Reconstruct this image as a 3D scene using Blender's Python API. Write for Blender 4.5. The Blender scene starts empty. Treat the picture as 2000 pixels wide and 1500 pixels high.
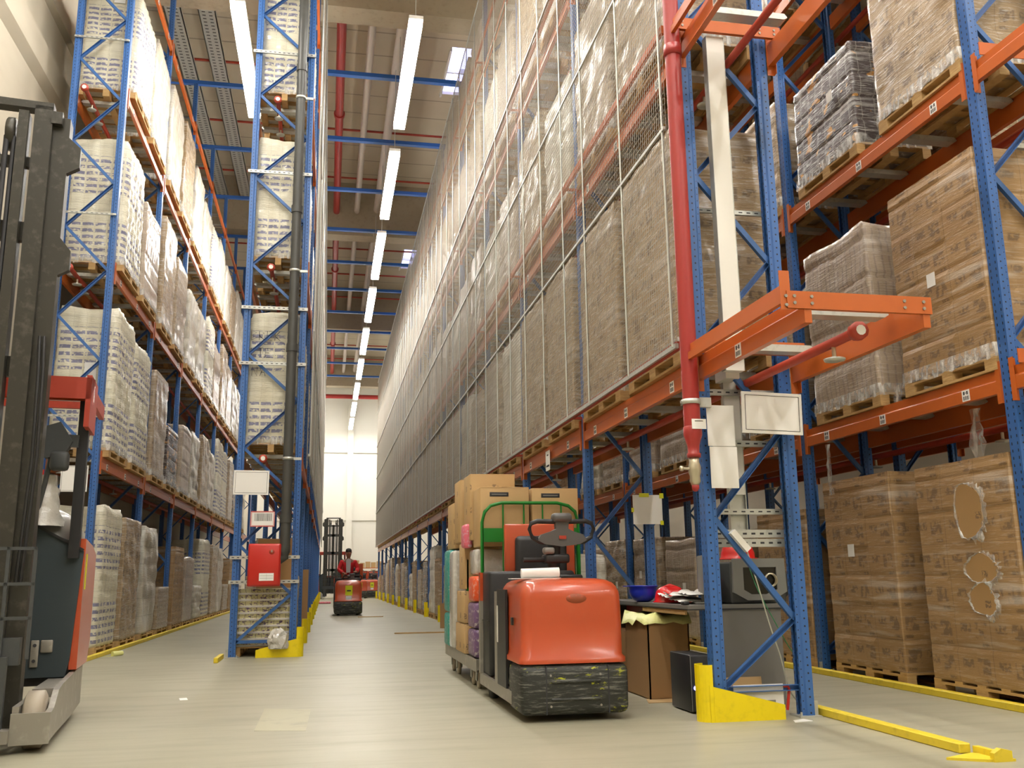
import bpy, bmesh, math, random
from mathutils import Vector, Matrix
S = bpy.context.scene
COL = S.collection
PI = math.pi
R = math.radians

# ------------------------------------------------------------------ materials
class NT:
    def __init__(s, name):
        s.m = bpy.data.materials.new(name); s.m.use_nodes = True
        s.t = s.m.node_tree; s.N = s.t.nodes; s.L = s.t.links
        s.b = s.N['Principled BSDF']
    def n(s, typ, **k):
        x = s.N.new(typ)
        for a, v in k.items():
            if a.startswith('i_'):
                x.inputs[a[2:].replace('_', ' ')].default_value = v
            else: setattr(x, a, v)
        return x
    def l(s, a, b): s.L.new(a, b)
    def math(s, op, a, b=None, clamp=False):
        x = s.N.new('ShaderNodeMath'); x.operation = op; x.use_clamp = clamp
        for i, v in enumerate((a, b)):
            if v is None: continue
            if isinstance(v, (int, float)): x.inputs[i].default_value = v
            else: s.L.new(v, x.inputs[i])
        return x.outputs[0]
    def mix(s, f, a, b):
        x = s.N.new('ShaderNodeMix'); x.data_type = 'RGBA'
        if isinstance(f, (int, float)): x.inputs[0].default_value = f
        else: s.L.new(f, x.inputs[0])
        for i, v in ((6, a), (7, b)):
            if isinstance(v, tuple): x.inputs[i].default_value = (*v, 1)
            else: s.L.new(v, x.inputs[i])
        return x.outputs[2]
    def obj(s, scale=(1, 1, 1), rot=(0, 0, 0)):
        tc = s.N.new('ShaderNodeTexCoord'); mp = s.N.new('ShaderNodeMapping')
        mp.inputs['Scale'].default_value = scale; mp.inputs['Rotation'].default_value = rot
        s.L.new(tc.outputs['Object'], mp.inputs[0]); return mp.outputs[0]
    def xyz(s, v):
        x = s.N.new('ShaderNodeSeparateXYZ'); s.L.new(v, x.inputs[0]); return x.outputs
    def noise(s, v, sc=5, det=2, rough=.5):
        x = s.N.new('ShaderNodeTexNoise'); x.inputs['Scale'].default_value = sc
        x.inputs['Detail'].default_value = det; x.inputs['Roughness'].default_value = rough
        s.L.new(v, x.inputs['Vector']); return x.outputs['Fac']
    def ramp(s, f, lo, hi):
        x = s.N.new('ShaderNodeMapRange'); x.inputs[1].default_value = lo; x.inputs[2].default_value = hi
        x.interpolation_type = 'SMOOTHSTEP'
        s.L.new(f, x.inputs[0]); return x.outputs[0]
    def bump(s, h, st=.3, d=.02):
        x = s.N.new('ShaderNodeBump'); x.inputs['Strength'].default_value = st; x.inputs['Distance'].default_value = d
        s.L.new(h, x.inputs['Height']); s.L.new(x.outputs[0], s.b.inputs['Normal'])
    def col(s, c):
        if isinstance(c, tuple): s.b.inputs['Base Color'].default_value = (*c, 1)
        else: s.L.new(c, s.b.inputs['Base Color'])
    def rough(s, r):
        if isinstance(r, (int, float)): s.b.inputs['Roughness'].default_value = r
        else: s.L.new(r, s.b.inputs['Roughness'])

def srgb(r, g, b):
    f = lambda c: (c / 255 / 12.92) if c <= 10 else ((c / 255 + .055) / 1.055) ** 2.4
    return (f(r), f(g), f(b))

def plain(name, c, rough=.5, metal=0, wear=0, wc=None, coat=0, bmp=0, sc=8):
    t = NT(name); v = t.obj()
    if wear:
        f = t.ramp(t.noise(v, sc, 4, .6), .5, .75)
        t.col(t.mix(t.math('MULTIPLY', f, wear), c, wc or tuple(x * .5 for x in c)))
    else: t.col(c)
    t.rough(rough); t.b.inputs['Metallic'].default_value = metal
    if coat: t.b.inputs['Coat Weight'].default_value = coat; t.b.inputs['Coat Roughness'].default_value = .12
    if bmp: t.bump(t.noise(v, 40, 3), bmp, .01)
    return t.m

def emit(name, c, s):
    t = NT(name); t.col((.8, .8, .8)); t.b.inputs['Emission Color'].default_value = (*c, 1)
    t.b.inputs['Emission Strength'].default_value = s; return t.m

M = {}
def post_mat():
    t = NT('blue_paint_punched'); v = t.obj(); x, y, z = t.xyz(v)
    g = t.n('ShaderNodeNewGeometry'); tr = t.n('ShaderNodeVectorTransform', vector_type='NORMAL', convert_from='WORLD', convert_to='OBJECT')
    t.l(g.outputs['Normal'], tr.inputs[0]); nx, ny, nz = t.xyz(tr.outputs[0])
    isy = t.math('GREATER_THAN', t.math('ABSOLUTE', ny), .6)
    fz = t.math('MULTIPLY', t.math('SUBTRACT', t.math('FRACT', t.math('DIVIDE', z, .06)), .5), .06)
    fz2 = t.math('MULTIPLY', t.math('SUBTRACT', t.math('FRACT', t.math('ADD', t.math('DIVIDE', z, .06), .5)), .5), .06)
    def d(a, b): return t.math('SQRT', t.math('ADD', t.math('MULTIPLY', a, a), t.math('MULTIPLY', b, b)))
    a = t.math('LESS_THAN', d(t.math('SUBTRACT', x, .032), fz), .0075)
    a2 = t.math('LESS_THAN', d(t.math('SUBTRACT', x, .085), fz2), .005)
    b = t.math('LESS_THAN', t.math('MAXIMUM', t.math('ABSOLUTE', t.math('SUBTRACT', t.math('ABSOLUTE', y), .033)), t.math('MULTIPLY', t.math('ABSOLUTE', fz), .5)), .006)
    m = t.math('ADD', t.math('MULTIPLY', isy, t.math('MAXIMUM', a, a2)), t.math('MULTIPLY', t.math('SUBTRACT', 1, isy), b), True)
    wear = t.math('MULTIPLY', t.ramp(t.noise(v, 9, 4, .7), .62, .7), .35)
    c = t.mix(wear, srgb(58, 102, 166), srgb(88, 116, 150))
    t.col(t.mix(m, c, (.008, .01, .02))); t.rough(.38); return t.m
M['post'] = post_mat()
M['blue'] = plain('blue_paint', srgb(58, 102, 164), .38, wear=.3)
M['bluelt'] = plain('blue_tie_paint', srgb(52, 104, 185), .35)
M['orange'] = plain('orange_beam_paint', (.52, .118, .02), .33, wear=.25, wc=(.42, .09, .018), coat=.2)
M['red'] = plain('red_pipe_paint', (.36, .032, .028), .35, wear=.2, wc=srgb(160, 40, 40))
M['redox'] = plain('red_oxide_paint', srgb(170, 60, 40), .5, wear=.4)
M['cabred'] = plain('red_cabinet_paint', srgb(196, 40, 30), .35, coat=.2)
M['galv'] = plain('galvanised_steel', (.55, .56, .52), .42, metal=.55, wear=.5, wc=(.35, .35, .33), sc=20)
M['wire'] = plain('mesh_wire_zinc', (.4, .37, .31), .45, metal=.3)
M['wht'] = plain('white_board', (.78, .76, .70), .5, wear=.12, wc=(.65, .63, .58), sc=5)
M['paper'] = plain('paper_white', (.84, .83, .8), .7)
M['black'] = plain('black_plastic', (.018, .018, .02), .42, wear=.3, wc=(.05, .05, .05))
M['rubber'] = plain('rubber', (.03, .028, .026), .7)
M['grey'] = plain('grey_plastic', (.22, .22, .21), .45)
M['hgrey'] = plain('handle_grey', (.1, .1, .098), .4)
M['scuff'] = plain('brown_scuff', srgb(150, 72, 40), .5, wear=1, wc=srgb(190, 72, 36), sc=30)
M['dkgrey'] = plain('dark_grey_paint', (.055, .06, .062), .45, wear=.3, wc=(.1, .1, .1))
M['charcoal'] = plain('charcoal_panel', (.035, .05, .058), .5, wear=.35, wc=(.06, .075, .08), sc=3)
M['mast'] = plain('mast_steel', (.05, .047, .038), .4, metal=.35, wear=.5, wc=(.13, .12, .1), sc=14)
M['bare'] = plain('bare_steel', (.32, .3, .26), .4, metal=.4, wear=.6, wc=(.5, .48, .43), sc=10)
M['patchc'] = plain('worn_floor_paint', srgb(172, 168, 142), .5, wear=1, wc=srgb(156, 152, 130), sc=4)
M['wheel'] = plain('polyurethane_wheel', (.36, .31, .24), .55, wear=.3)
M['truckred'] = plain('red_orange_hood', (.5, .072, .02), .3, wear=.25, wc=(.5, .13, .06), coat=.5, sc=4)
M['yellow'] = plain('yellow_guard_paint', srgb(238, 214, 8), .42, wear=.3, wc=srgb(190, 170, 20), sc=12)
M['yrail'] = plain('yellow_rail_paint', srgb(225, 200, 50), .5, wear=.4, wc=srgb(170, 150, 50), sc=10)
M['brass'] = plain('brass', (.6, .55, .42), .3, metal=.8)
M['dpipe'] = plain('dark_grey_pipe', (.055, .055, .05), .45, wear=.3, wc=(.1, .1, .09), sc=3)
M['wpipe'] = plain('white_pipe', (.62, .56, .5), .5)
M['hatred'] = plain('red_helmet_plastic', srgb(225, 30, 32), .25, coat=.4)
M['hatblue'] = plain('blue_helmet_plastic', srgb(30, 50, 190), .28, coat=.4)
M['green'] = plain('green_cage_paint', srgb(20, 120, 40), .35)
M['teal'] = plain('teal_packaging', srgb(40, 150, 140), .4, wear=.8, wc=(.7, .75, .72), bmp=.3, sc=26)
M['pink'] = plain('pink_packaging', srgb(225, 110, 130), .4, wear=.9, wc=(.7, .75, .85), bmp=.3, sc=26)
M['opack'] = plain('orange_packaging', srgb(235, 90, 40), .35, wear=.8, wc=(.8, .75, .7), bmp=.3, sc=26)
M['gpack'] = plain('green_packaging', srgb(70, 170, 90), .35, wear=1, wc=(.55, .65, .85), bmp=.3, sc=26)
M['pcol'] = plain('violet_packaging', srgb(120, 90, 130), .4, wear=1, wc=(.75, .7, .65), bmp=.3, sc=26)
M['cloth'] = plain('red_jacket_cloth', srgb(190, 26, 30), .8)
M['shirt'] = plain('grey_shirt_cloth', (.5, .5, .5), .8)
M['trouser'] = plain('dark_trouser_cloth', (.03, .02, .025), .8)
M['skin'] = plain('skin', srgb(140, 95, 75), .5)
M['hair'] = plain('dark_hair', (.012, .009, .008), .6)
M['ytape'] = plain('yellow_tape', srgb(215, 220, 30), .4)
M['desk'] = plain('grey_desk_laminate', (.16, .155, .145), .5, wear=.4, wc=(.2, .19, .17), sc=3)
M['cblk'] = plain('cable_white', (.6, .6, .5), .5)
M['cgrn'] = plain('cable_green', (.05, .3, .12), .5)
M['led'] = emit('blue_led', (.15, .15, 1), 6)
M['ink'] = plain('black_print', (.03, .03, .035), .6)
M['lamp'] = emit('fluorescent_lamp', (1, .965, .9), 25)
M['sky'] = emit('skylight_pane', (.42, .46, 1), 1.6)
M['glassdark'] = plain('dark_glass', (.02, .018, .012), .15)
M['plasticfilm'] = plain('loose_film', (.55, .53, .48), .22, wear=.7, wc=(.8, .8, .78), coat=.8, bmp=.8, sc=10)
M['skirtfilm'] = plain('film_over_pallet_edge', srgb(176, 156, 130), .3, wear=.5, wc=(.75, .72, .66), coat=.6, bmp=.5, sc=7)
M['dome'] = plain('milky_cowl', (.27, .26, .24), .3, wear=.6, wc=(.42, .41, .38), coat=.4, sc=4)

def film_clear():
    t = NT('stretch_film_clear'); v = t.obj((1, 1, 1)); t.col((.85, .84, .8)); t.rough(.15)
    a = t.ramp(t.noise(t.obj((6, 6, 2)), 3, 3), .4, .75)
    t.l(t.math('ADD', t.math('MULTIPLY', a, .5), .2), t.b.inputs['Alpha'])
    t.bump(t.noise(v, 30, 3), .8, .02); return t.m
M['clear'] = film_clear()

def wood():
    t = NT('pallet_wood'); v = t.obj((2, 2, 14)); f = t.noise(v, 4, 4, .6)
    t.col(t.mix(f, srgb(150, 112, 66), srgb(214, 180, 122))); t.rough(.75); t.bump(f, .3); return t.m
M['wood'] = wood()

def card(name='cardboard', base=srgb(200, 166, 116), prints=False):
    t = NT(name); v = t.obj(); f = t.noise(v, 3, 3)
    c = t.mix(f, tuple(x * .86 for x in base), base)
    if prints:
        x, y, z = t.xyz(v); u = t.math('ADD', x, y)
        m = t.math('MULTIPLY', t.math('LESS_THAN', t.math('ABSOLUTE', t.math('SUBTRACT', t.math('FRACT', t.math('DIVIDE', u, .3)), .3)), .12),
                   t.math('LESS_THAN', t.math('ABSOLUTE', t.math('SUBTRACT', t.math('FRACT', t.math('DIVIDE', z, .25)), .3)), .12))
        m = t.math('MULTIPLY', m, t.ramp(t.noise(v, 60, 2), .45, .5))
        c = t.mix(t.math('MULTIPLY', m, .6), c, (.06, .04, .04))
    t.col(c); t.rough(.7); t.bump(t.noise(v, 60, 2), .08, .005); return t.m
M['card'] = card(); M['cardp'] = card('cardboard_printed', prints=True)
M['cardd'] = card('cardboard_brown', srgb(164, 126, 82))

def goods_mat(kind):
    t = NT('wrapped_' + kind); v = t.obj(); x, y, z = t.xyz(v)
    u = t.math('ADD', x, y)
    big = t.noise(v, 1.6, 2)
    wr = t.noise(t.obj((1.1, 1.1, 12), (R(20), R(14), 0)), 5, 5, .7)      # taut film wrinkles, for the bump and the painted sheen
    streak = t.ramp(wr, .52, .66)  # whitish film haze and sheen, painted into the base colour
    if kind in ('cartons', 'cartonfilm', 'brownpack'):
        cu, cv = (.44, .29) if kind != 'brownpack' else (.22, .4)
        fu = t.math('FRACT', t.math('DIVIDE', t.math('ADD', u, 20), cu)); fv = t.math('FRACT', t.math('DIVIDE', z, cv))
        base = {'cartons': srgb(170, 136, 92), 'cartonfilm': srgb(182, 156, 120), 'brownpack': srgb(176, 155, 128)}[kind]
        c = t.mix(big, tuple(a * .85 for a in base), base)
        def blk(cx, cy, w, h, f, th):
            m = t.math('MULTIPLY', t.ramp(t.math('ABSOLUTE', t.math('SUBTRACT', fu, cx)), w + .03, w - .03), t.ramp(t.math('ABSOLUTE', t.math('SUBTRACT', fv, cy)), h + .04, h - .04))
            return t.math('MULTIPLY', m, t.ramp(t.noise(v, f, 2), th - .08, th + .1))
        m = t.math('ADD', blk(.28, .52, .17, .22, 17, .47), blk(.72, .58, .15, .12, 24, .46), True)
        m = t.math('ADD', m, blk(.2, .12, .1, .05, 50, .4), True)
        c = t.mix(t.math('MULTIPLY', m, .52), c, (.05, .035, .035))
        ln = t.math('MAXIMUM', t.math('LESS_THAN', fu, .02), t.math('LESS_THAN', fv, .025))
        c = t.mix(t.math('MULTIPLY', ln, .32), c, (.08, .05, .03))
        k = {'cartons': .16, 'cartonfilm': .52, 'brownpack': .42}[kind]
    elif kind == 'rolls':
        fz = t.math('FRACT', t.math('DIVIDE', z, 1.02)); band = t.math('LESS_THAN', fz, .56)
        st = t.math('GREATER_THAN', t.math('FRACT', t.math('DIVIDE', z, .096)), .5)
        ge = t.math('FRACT', t.math('DIVIDE', t.math('ADD', u, 20), .19))
        st = t.math('MULTIPLY', st, t.math('LESS_THAN', t.math('ABSOLUTE', t.math('SUBTRACT', ge, .5)), .42))
        nz = t.ramp(t.noise(t.obj((1, 1, 1.6)), 16, 3), .36, .5)
        c = t.mix(big, srgb(215, 208, 182), srgb(232, 228, 208))
        c = t.mix(t.math('MULTIPLY', t.math('MULTIPLY', band, st), t.math('MULTIPLY', nz, .75)), c, srgb(62, 68, 138))
        fv = t.math('FRACT', t.math('DIVIDE', z, .144)); fu = t.math('FRACT', t.math('DIVIDE', t.math('ADD', u, 20), .19))
        ln = t.math('MAXIMUM', t.math('LESS_THAN', fu, .04), t.math('LESS_THAN', fv, .06))
        c = t.mix(t.math('MULTIPLY', ln, .28), c, (.35, .32, .24)); k = .12
    elif kind == 'dark':
        fu = t.math('FRACT', t.math('DIVIDE', t.math('ADD', u, 20), .16)); fv = t.math('FRACT', t.math('DIVIDE', z, .22))
        nn = t.noise(v, 5, 2); c = t.mix(t.ramp(nn, .6, .64), srgb(70, 56, 54), srgb(205, 145, 60))
        ln = t.math('MAXIMUM', t.math('LESS_THAN', fu, .08), t.math('LESS_THAN', fv, .06))
        c = t.mix(t.math('MULTIPLY', ln, .5), c, (.45, .42, .38)); k = .75
    elif kind == 'white':
        c = t.mix(t.ramp(t.noise(t.obj((3, 3, 1)), 2, 3), .4, .65), srgb(206, 196, 176), srgb(232, 228, 216))
        fv = t.math('FRACT', t.math('DIVIDE', z, .3)); c = t.mix(t.math('MULTIPLY', t.math('LESS_THAN', fv, .05), .35), c, (.3, .26, .2)); k = .3
    elif kind == 'packs':
        fu = t.math('FRACT', t.math('DIVIDE', t.math('ADD', u, 20), .085)); fv = t.math('FRACT', t.math('DIVIDE', z, .3))
        c = t.mix(big, srgb(168, 148, 126), srgb(196, 180, 160))
        ln = t.math('MULTIPLY', t.math('LESS_THAN', fu, .25), t.math('GREATER_THAN', fv, .12))
        c = t.mix(t.math('MULTIPLY', ln, .35), c, (.2, .15, .15)); k = .3
    elif kind == 'cans':
        fu = t.math('FRACT', t.math('DIVIDE', t.math('ADD', u, 20), .09)); fv = t.math('FRACT', t.math('DIVIDE', z, .21))
        c = t.mix(t.ramp(t.noise(v, 22, 2), .56, .6), srgb(214, 204, 150), srgb(110, 84, 110))
        c = t.mix(t.math('MULTIPLY', t.math('LESS_THAN', fu, .12), .7), c, (.12, .09, .07))
        c = t.mix(t.math('LESS_THAN', fv, .3), c, srgb(232, 226, 214)); k = .05
    if kind != 'cans':
        wide = t.ramp(t.noise(t.obj((.35, .35, 4.5), (R(16), R(20), 0)), 2.4, 3, .5), .56, .72)  # broad diagonal film haze and highlights, also painted in white
        c = t.mix(t.math('MULTIPLY', wide, .32 if kind != 'rolls' else .1), c, (.86, .83, .77))
    c = t.mix(t.math('MULTIPLY', streak, k), c, (.92, .9, .85))
    t.col(c); t.rough(t.math('SUBTRACT', .55, t.math('MULTIPLY', streak, .3)))
    t.b.inputs['Coat Weight'].default_value = .12 if kind == 'cartons' else .55
    t.b.inputs['Coat Roughness'].default_value = .16
    t.bump(wr, {'cartons': .25, 'packs': .35, 'brownpack': .35, 'rolls': .5}.get(kind, .65), .05)
    return t.m
KINDS = ('cartons', 'cartonfilm', 'brownpack', 'rolls', 'dark', 'white', 'packs', 'cans')
for k in KINDS: M[k] = goods_mat(k)

def bumper():
    t = NT('scratched_black_bumper'); v = t.obj((1, 1, 10)); f = t.ramp(t.noise(v, 5, 5, .7), .5, .66)
    c = t.mix(t.math('MULTIPLY', f, .75), (.022, .024, .02), (.2, .2, .17))
    yl = t.math('MULTIPLY', t.ramp(t.noise(t.obj((1, 1, 3)), 12, 4, .7), .57, .63), t.ramp(t.noise(t.obj(), 2.6, 2), .5, .58))
    t.col(t.mix(yl, c, srgb(190, 195, 30))); t.rough(.5); t.bump(f, .3); return t.m
M['bumper'] = bumper(); M['torncard'] = card('bare_carton_board', srgb(176, 140, 92), True)

def floor_mat():
    t = NT('polished_concrete_floor'); v = t.obj()
    a = t.noise(v, .35, 5, .6); b = t.noise(t.obj((.5, 3.2, 1), (0, 0, R(28))), 1.4, 4, .6)
    c = t.mix(a, srgb(142, 138, 118), srgb(176, 172, 150))
    c = t.mix(t.math('MULTIPLY', t.ramp(b, .48, .7), .2), c, srgb(122, 118, 102))
    c = t.mix(t.math('MULTIPLY', t.ramp(t.noise(v, 28, 4, .7), .62, .75), .25), c, srgb(120, 114, 98))
    t.col(c); t.rough(t.math('ADD', t.math('MULTIPLY', b, .25), .3)); t.b.inputs['Specular IOR Level'].default_value = .35
    t.bump(t.noise(v, 60, 3), .04, .01); return t.m
M['floor'] = floor_mat()
def wall_mat():
    t = NT('cast_concrete_wall'); v = t.obj(); f = t.noise(t.obj((1, .6, 2)), .8, 4)
    t.col(t.mix(f, srgb(176, 166, 146), srgb(204, 196, 178))); t.rough(.75); return t.m
M['wall'] = wall_mat()
def far_mat():
    t = NT('white_panel_wall'); v = t.obj(); t.col(t.mix(t.noise(v, .4, 2), srgb(228, 224, 212), srgb(240, 238, 228))); t.rough(.6); return t.m
M['farwall'] = far_mat()
def ceil_mat():
    t = NT('ribbed_roof_deck'); v = t.obj(); x, y, z = t.xyz(v)
    m = t.math('LESS_THAN', t.math('FRACT', t.math('DIVIDE', y, 1.15)), .05)
    c = t.mix(t.noise(v, .5, 3), srgb(188, 176, 152), srgb(208, 198, 176))
    t.col(t.mix(t.math('MULTIPLY', m, .5), c, (.12, .1, .07))); t.rough(.7); return t.m
M['ceil'] = ceil_mat()
M['beamc'] = plain('concrete_roof_beam', srgb(168, 156, 134), .8, wear=.3)

# ------------------------------------------------------------------ geometry helpers
class B:
    """collects shapes into one mesh"""
    def __init__(s): s.v = []; s.f = []; s.mi = []; s.sm = []; s.mats = []; s.cur = 0
    def mat(s, m):
        if m not in s.mats: s.mats.append(m)
        s.cur = s.mats.index(m); return s
    def add(s, vs, fs, smooth=False):
        o = len(s.v); s.v += [tuple(p) for p in vs]
        for f in fs: s.f.append([i + o for i in f]); s.mi.append(s.cur); s.sm.append(smooth)
        return s
    def box(s, x0, x1, y0, y1, z0, z1):
        return s.add([(x, y, z) for x in (x0, x1) for y in (y0, y1) for z in (z0, z1)],
                     [(0, 1, 3, 2), (4, 6, 7, 5), (0, 4, 5, 1), (2, 3, 7, 6), (0, 2, 6, 4), (1, 5, 7, 3)])
    def rbox(s, x0, x1, y0, y1, z0, z1, r=.02, seg=2):
        """box with rounded edges"""
        bm = bmesh.new(); bmesh.ops.create_cube(bm, size=1)
        for v in bm.verts: v.co = Vector(((x0 + x1) / 2 + v.co.x * (x1 - x0), (y0 + y1) / 2 + v.co.y * (y1 - y0), (z0 + z1) / 2 + v.co.z * (z1 - z0)))
        bmesh.ops.bevel(bm, geom=bm.edges[:], offset=min(r, .49 * min(abs(x1 - x0), abs(y1 - y0), abs(z1 - z0))), segments=seg, profile=.5, affect='EDGES')
        bm.verts.ensure_lookup_table()
        s.add([v.co[:] for v in bm.verts], [[v.index for v in f.verts] for f in bm.faces], seg > 1); bm.free(); return s
    def bar(s, a, b, prof, up=(0, 0, 1), smooth=False):
        """sweep closed 2D profile from a to b"""
        a = Vector(a); b = Vector(b); d = (b - a).normalized(); u = Vector(up)
        if abs(d.dot(u)) > .98: u = Vector((0, 1, 0))
        sx = d.cross(u).normalized(); sy = sx.cross(d).normalized(); n = len(prof)
        vs = [p + sx * q[0] + sy * q[1] for p in (a, b) for q in prof]
        fs = [(i, (i + 1) % n, (i + 1) % n + n, i + n) for i in range(n)]
        return s.add(vs, fs, smooth).add(vs, [list(range(n))[::-1], list(range(n, 2 * n))])
    def sq(s, a, b, w, h=None, up=(0, 0, 1)):
        h = h or w; return s.bar(a, b, [(-w / 2, -h / 2), (w / 2, -h / 2), (w / 2, h / 2), (-w / 2, h / 2)], up)
    def cyl(s, a, b, r, n=14, r2=None):
        a = Vector(a); b = Vector(b); d = (b - a).normalized(); u = Vector((0, 0, 1)) if abs(d.z) < .9 else Vector((0, 1, 0))
        sx = d.cross(u).normalized(); sy = sx.cross(d); r2 = r if r2 is None else r2
        vs = [p + (sx * math.cos(2 * PI * i / n) + sy * math.sin(2 * PI * i / n)) * q for p, q in ((a, r), (b, r2)) for i in range(n)]
        s.add(vs, [(i, (i + 1) % n, (i + 1) % n + n, i + n) for i in range(n)], True)
        return s.add(vs, [list(range(n))[::-1], list(range(n, 2 * n))])
    def tube(s, pts, r, n=8):
        P = [Vector(p) for p in pts]; rings = []
        for i, p in enumerate(P):
            d = (P[min(i + 1, len(P) - 1)] - P[max(i - 1, 0)]).normalized(); u = Vector((0, 0, 1)) if abs(d.z) < .95 else Vector((0, 1, 0))
            sx = d.cross(u).normalized(); sy = sx.cross(d)
            rr = r[i] if isinstance(r, (list, tuple)) else r
            rings += [p + (sx * math.cos(2 * PI * k / n) + sy * math.sin(2 * PI * k / n)) * rr for k in range(n)]
        fs = [(j * n + k, j * n + (k + 1) % n, (j + 1) * n + (k + 1) % n, (j + 1) * n + k) for j in range(len(P) - 1) for k in range(n)]
        s.add(rings, fs, True); return s.add(rings, [list(range(n))[::-1], list(range(len(rings) - n, len(rings)))])
    def lathe(s, prof, c=(0, 0, 0), n=20, axis='Z', sx=1, sy=1):
        vs = []
        for r, z in prof:
            for k in range(n):
                a = 2 * PI * k / n; p = (r * math.cos(a) * sx, r * math.sin(a) * sy, z)
                if axis == 'X': p = (p[2], p[0], p[1])
                if axis == 'Y': p = (p[0], p[2], p[1])
                vs.append((p[0] + c[0], p[1] + c[1], p[2] + c[2]))
        m = len(prof)
        return s.add(vs, [(j * n + k, j * n + (k + 1) % n, (j + 1) * n + (k + 1) % n, (j + 1) * n + k) for j in range(m - 1) for k in range(n)], True)
    def prism(s, poly, a, b, axis='Y'):
        """extrude a polygon (two coords) between a and b along the axis"""
        def P(p, t): return {'X': (t, p[0], p[1]), 'Y': (p[0], t, p[1]), 'Z': (p[0], p[1], t)}[axis]
        n = len(poly); vs = [P(p, a) for p in poly] + [P(p, b) for p in poly]
        return s.add(vs, [(i, (i + 1) % n, (i + 1) % n + n, i + n) for i in range(n)] + [list(range(n))[::-1], list(range(n, 2 * n))])
    def mesh(s, name):
        me = bpy.data.meshes.new(name); me.from_pydata(s.v, [], s.f)
        for m in (s.mats or ['grey']): me.materials.append(M[m])
        me.polygons.foreach_set('material_index', s.mi); me.polygons.foreach_set('use_smooth', s.sm)
        me.update(); bm = bmesh.new(); bm.from_mesh(me); bmesh.ops.recalc_face_normals(bm, faces=bm.faces); bm.to_mesh(me); bm.free(); return me

def put(name, me, parent=None, loc=(0, 0, 0), rot=(0, 0, 0), sc=(1, 1, 1)):
    if isinstance(me, B): me = me.mesh(name)
    o = bpy.data.objects.new(name, me); COL.objects.link(o); o.parent = parent
    o.location = loc; o.rotation_euler = rot; o.scale = sc; return o
def tag(o, label=None, cat=None, group=None, kind=None):
    if label: o['label'] = label
    if cat: o['category'] = cat
    if group: o['group'] = group
    if kind: o['kind'] = kind
    return o
def thing(name, label, cat, loc=(0, 0, 0), rz=0, group=None):
    o = bpy.data.objects.new(name, None); COL.objects.link(o); o.location = loc; o.rotation_euler = (0, 0, rz)
    o.empty_display_size = .2
    return tag(o, label, cat, group)
def solo(name, b, label, cat, loc=(0, 0, 0), rot=(0, 0, 0), group=None): return tag(put(name, b, None, loc, rot), label, cat, group)
def struct(name, b): return tag(put(name, b), kind='structure')
ORD = ['first', 'second', 'third', 'fourth', 'fifth', 'sixth', 'seventh', 'eighth', 'ninth', 'tenth', 'eleventh', 'twelfth', 'thirteenth', 'fourteenth', 'fifteenth',
       'sixteenth', 'seventeenth', 'eighteenth', 'nineteenth', 'twentieth', 'twenty-first', 'twenty-second', 'twenty-third', 'twenty-fourth', 'twenty-fifth', 'twenty-sixth', 'twenty-seventh', 'twenty-eighth']

# ------------------------------------------------------------------ setting
XL, XR, Y0, Y1, ZC = -4.95, 12.6, -12, 64.5, 15.6
struct('floor', B().mat('floor').box(XL - .2, XR + .2, Y0 - .2, Y1 + .2, -.2, 0))
cb = B().mat('ceil').box(XL - .2, 3.0, Y0 - .2, Y1 + .2, ZC, ZC + .2).box(3.0, 4.4, Y0 - .2, 23.4, ZC, ZC + .2).box(3.0, 4.4, 26.0, 40, ZC, ZC + .2).box(3.0, 4.4, 42.6, Y1 + .2, ZC, ZC + .2).box(4.4, XR + .2, Y0 - .2, Y1 + .2, ZC, ZC + .2)
struct('ceiling', cb)
for i, y in enumerate((23.4, 40.0)):
    w = struct('window_%d' % (i + 1), B().mat('sky').box(3.0, 4.4, y, y + 2.6, ZC + .1, ZC + .12))
    fb = B().mat('wht').box(3.0, 3.06, y, y + 2.6, ZC - .12, ZC + .1).box(4.34, 4.4, y, y + 2.6, ZC - .12, ZC + .1).box(3.06, 4.34, y + 1.25, y + 1.31, ZC - .05, ZC + .1)
    put('window_frame', fb, w)
lw = B().mat('wall').box(XL - .2, XL, Y0, Y1, 0, ZC)
struct('wall_left', lw)
struct('trim_1', B().mat('wall').prism([(XL, 9.3), (XL + .12, 9.45), (XL + .12, 9.95), (XL, 10.1)], Y0, Y1, 'Y'))
struct('trim_2', B().mat('wall').prism([(XL, 10.8), (XL + .1, 10.86), (XL + .1, 11.25), (XL, 11.35)], Y0, Y1, 'Y'))
struct('wall_right', B().mat('wall').box(XR, XR + .2, Y0, Y1, 0, ZC))
struct('wall_near', B().mat('wall').box(XL, XR, Y0 - .2, Y0, 0, ZC))
struct('wall_far', B().mat('farwall').box(XL, XR, Y1, Y1 + .2, 0, ZC))
fb = B().mat('farwall').box(1.2, 1.6, Y1 - .22, Y1, 0, 12.9)
struct('trim_3', fb)
struct('trim_4', B().mat('farwall').box(XL, 1.2, Y1 - .08, Y1, 5.0, 5.35).box(1.6, XR, Y1 - .08, Y1, 5.0, 5.35).box(XL, 1.2, Y1 - .12, Y1, 9.6, 9.8).box(1.6, XR, Y1 - .12, Y1, 9.6, 9.8))
for i, y in enumerate((4.6, 18.9, 33.1, 46.5, 60.9)):
    struct('trim_%d' % (5 + i), B().mat('beamc').box(XL, XR, y, y + .65, 13.55, ZC))

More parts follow.
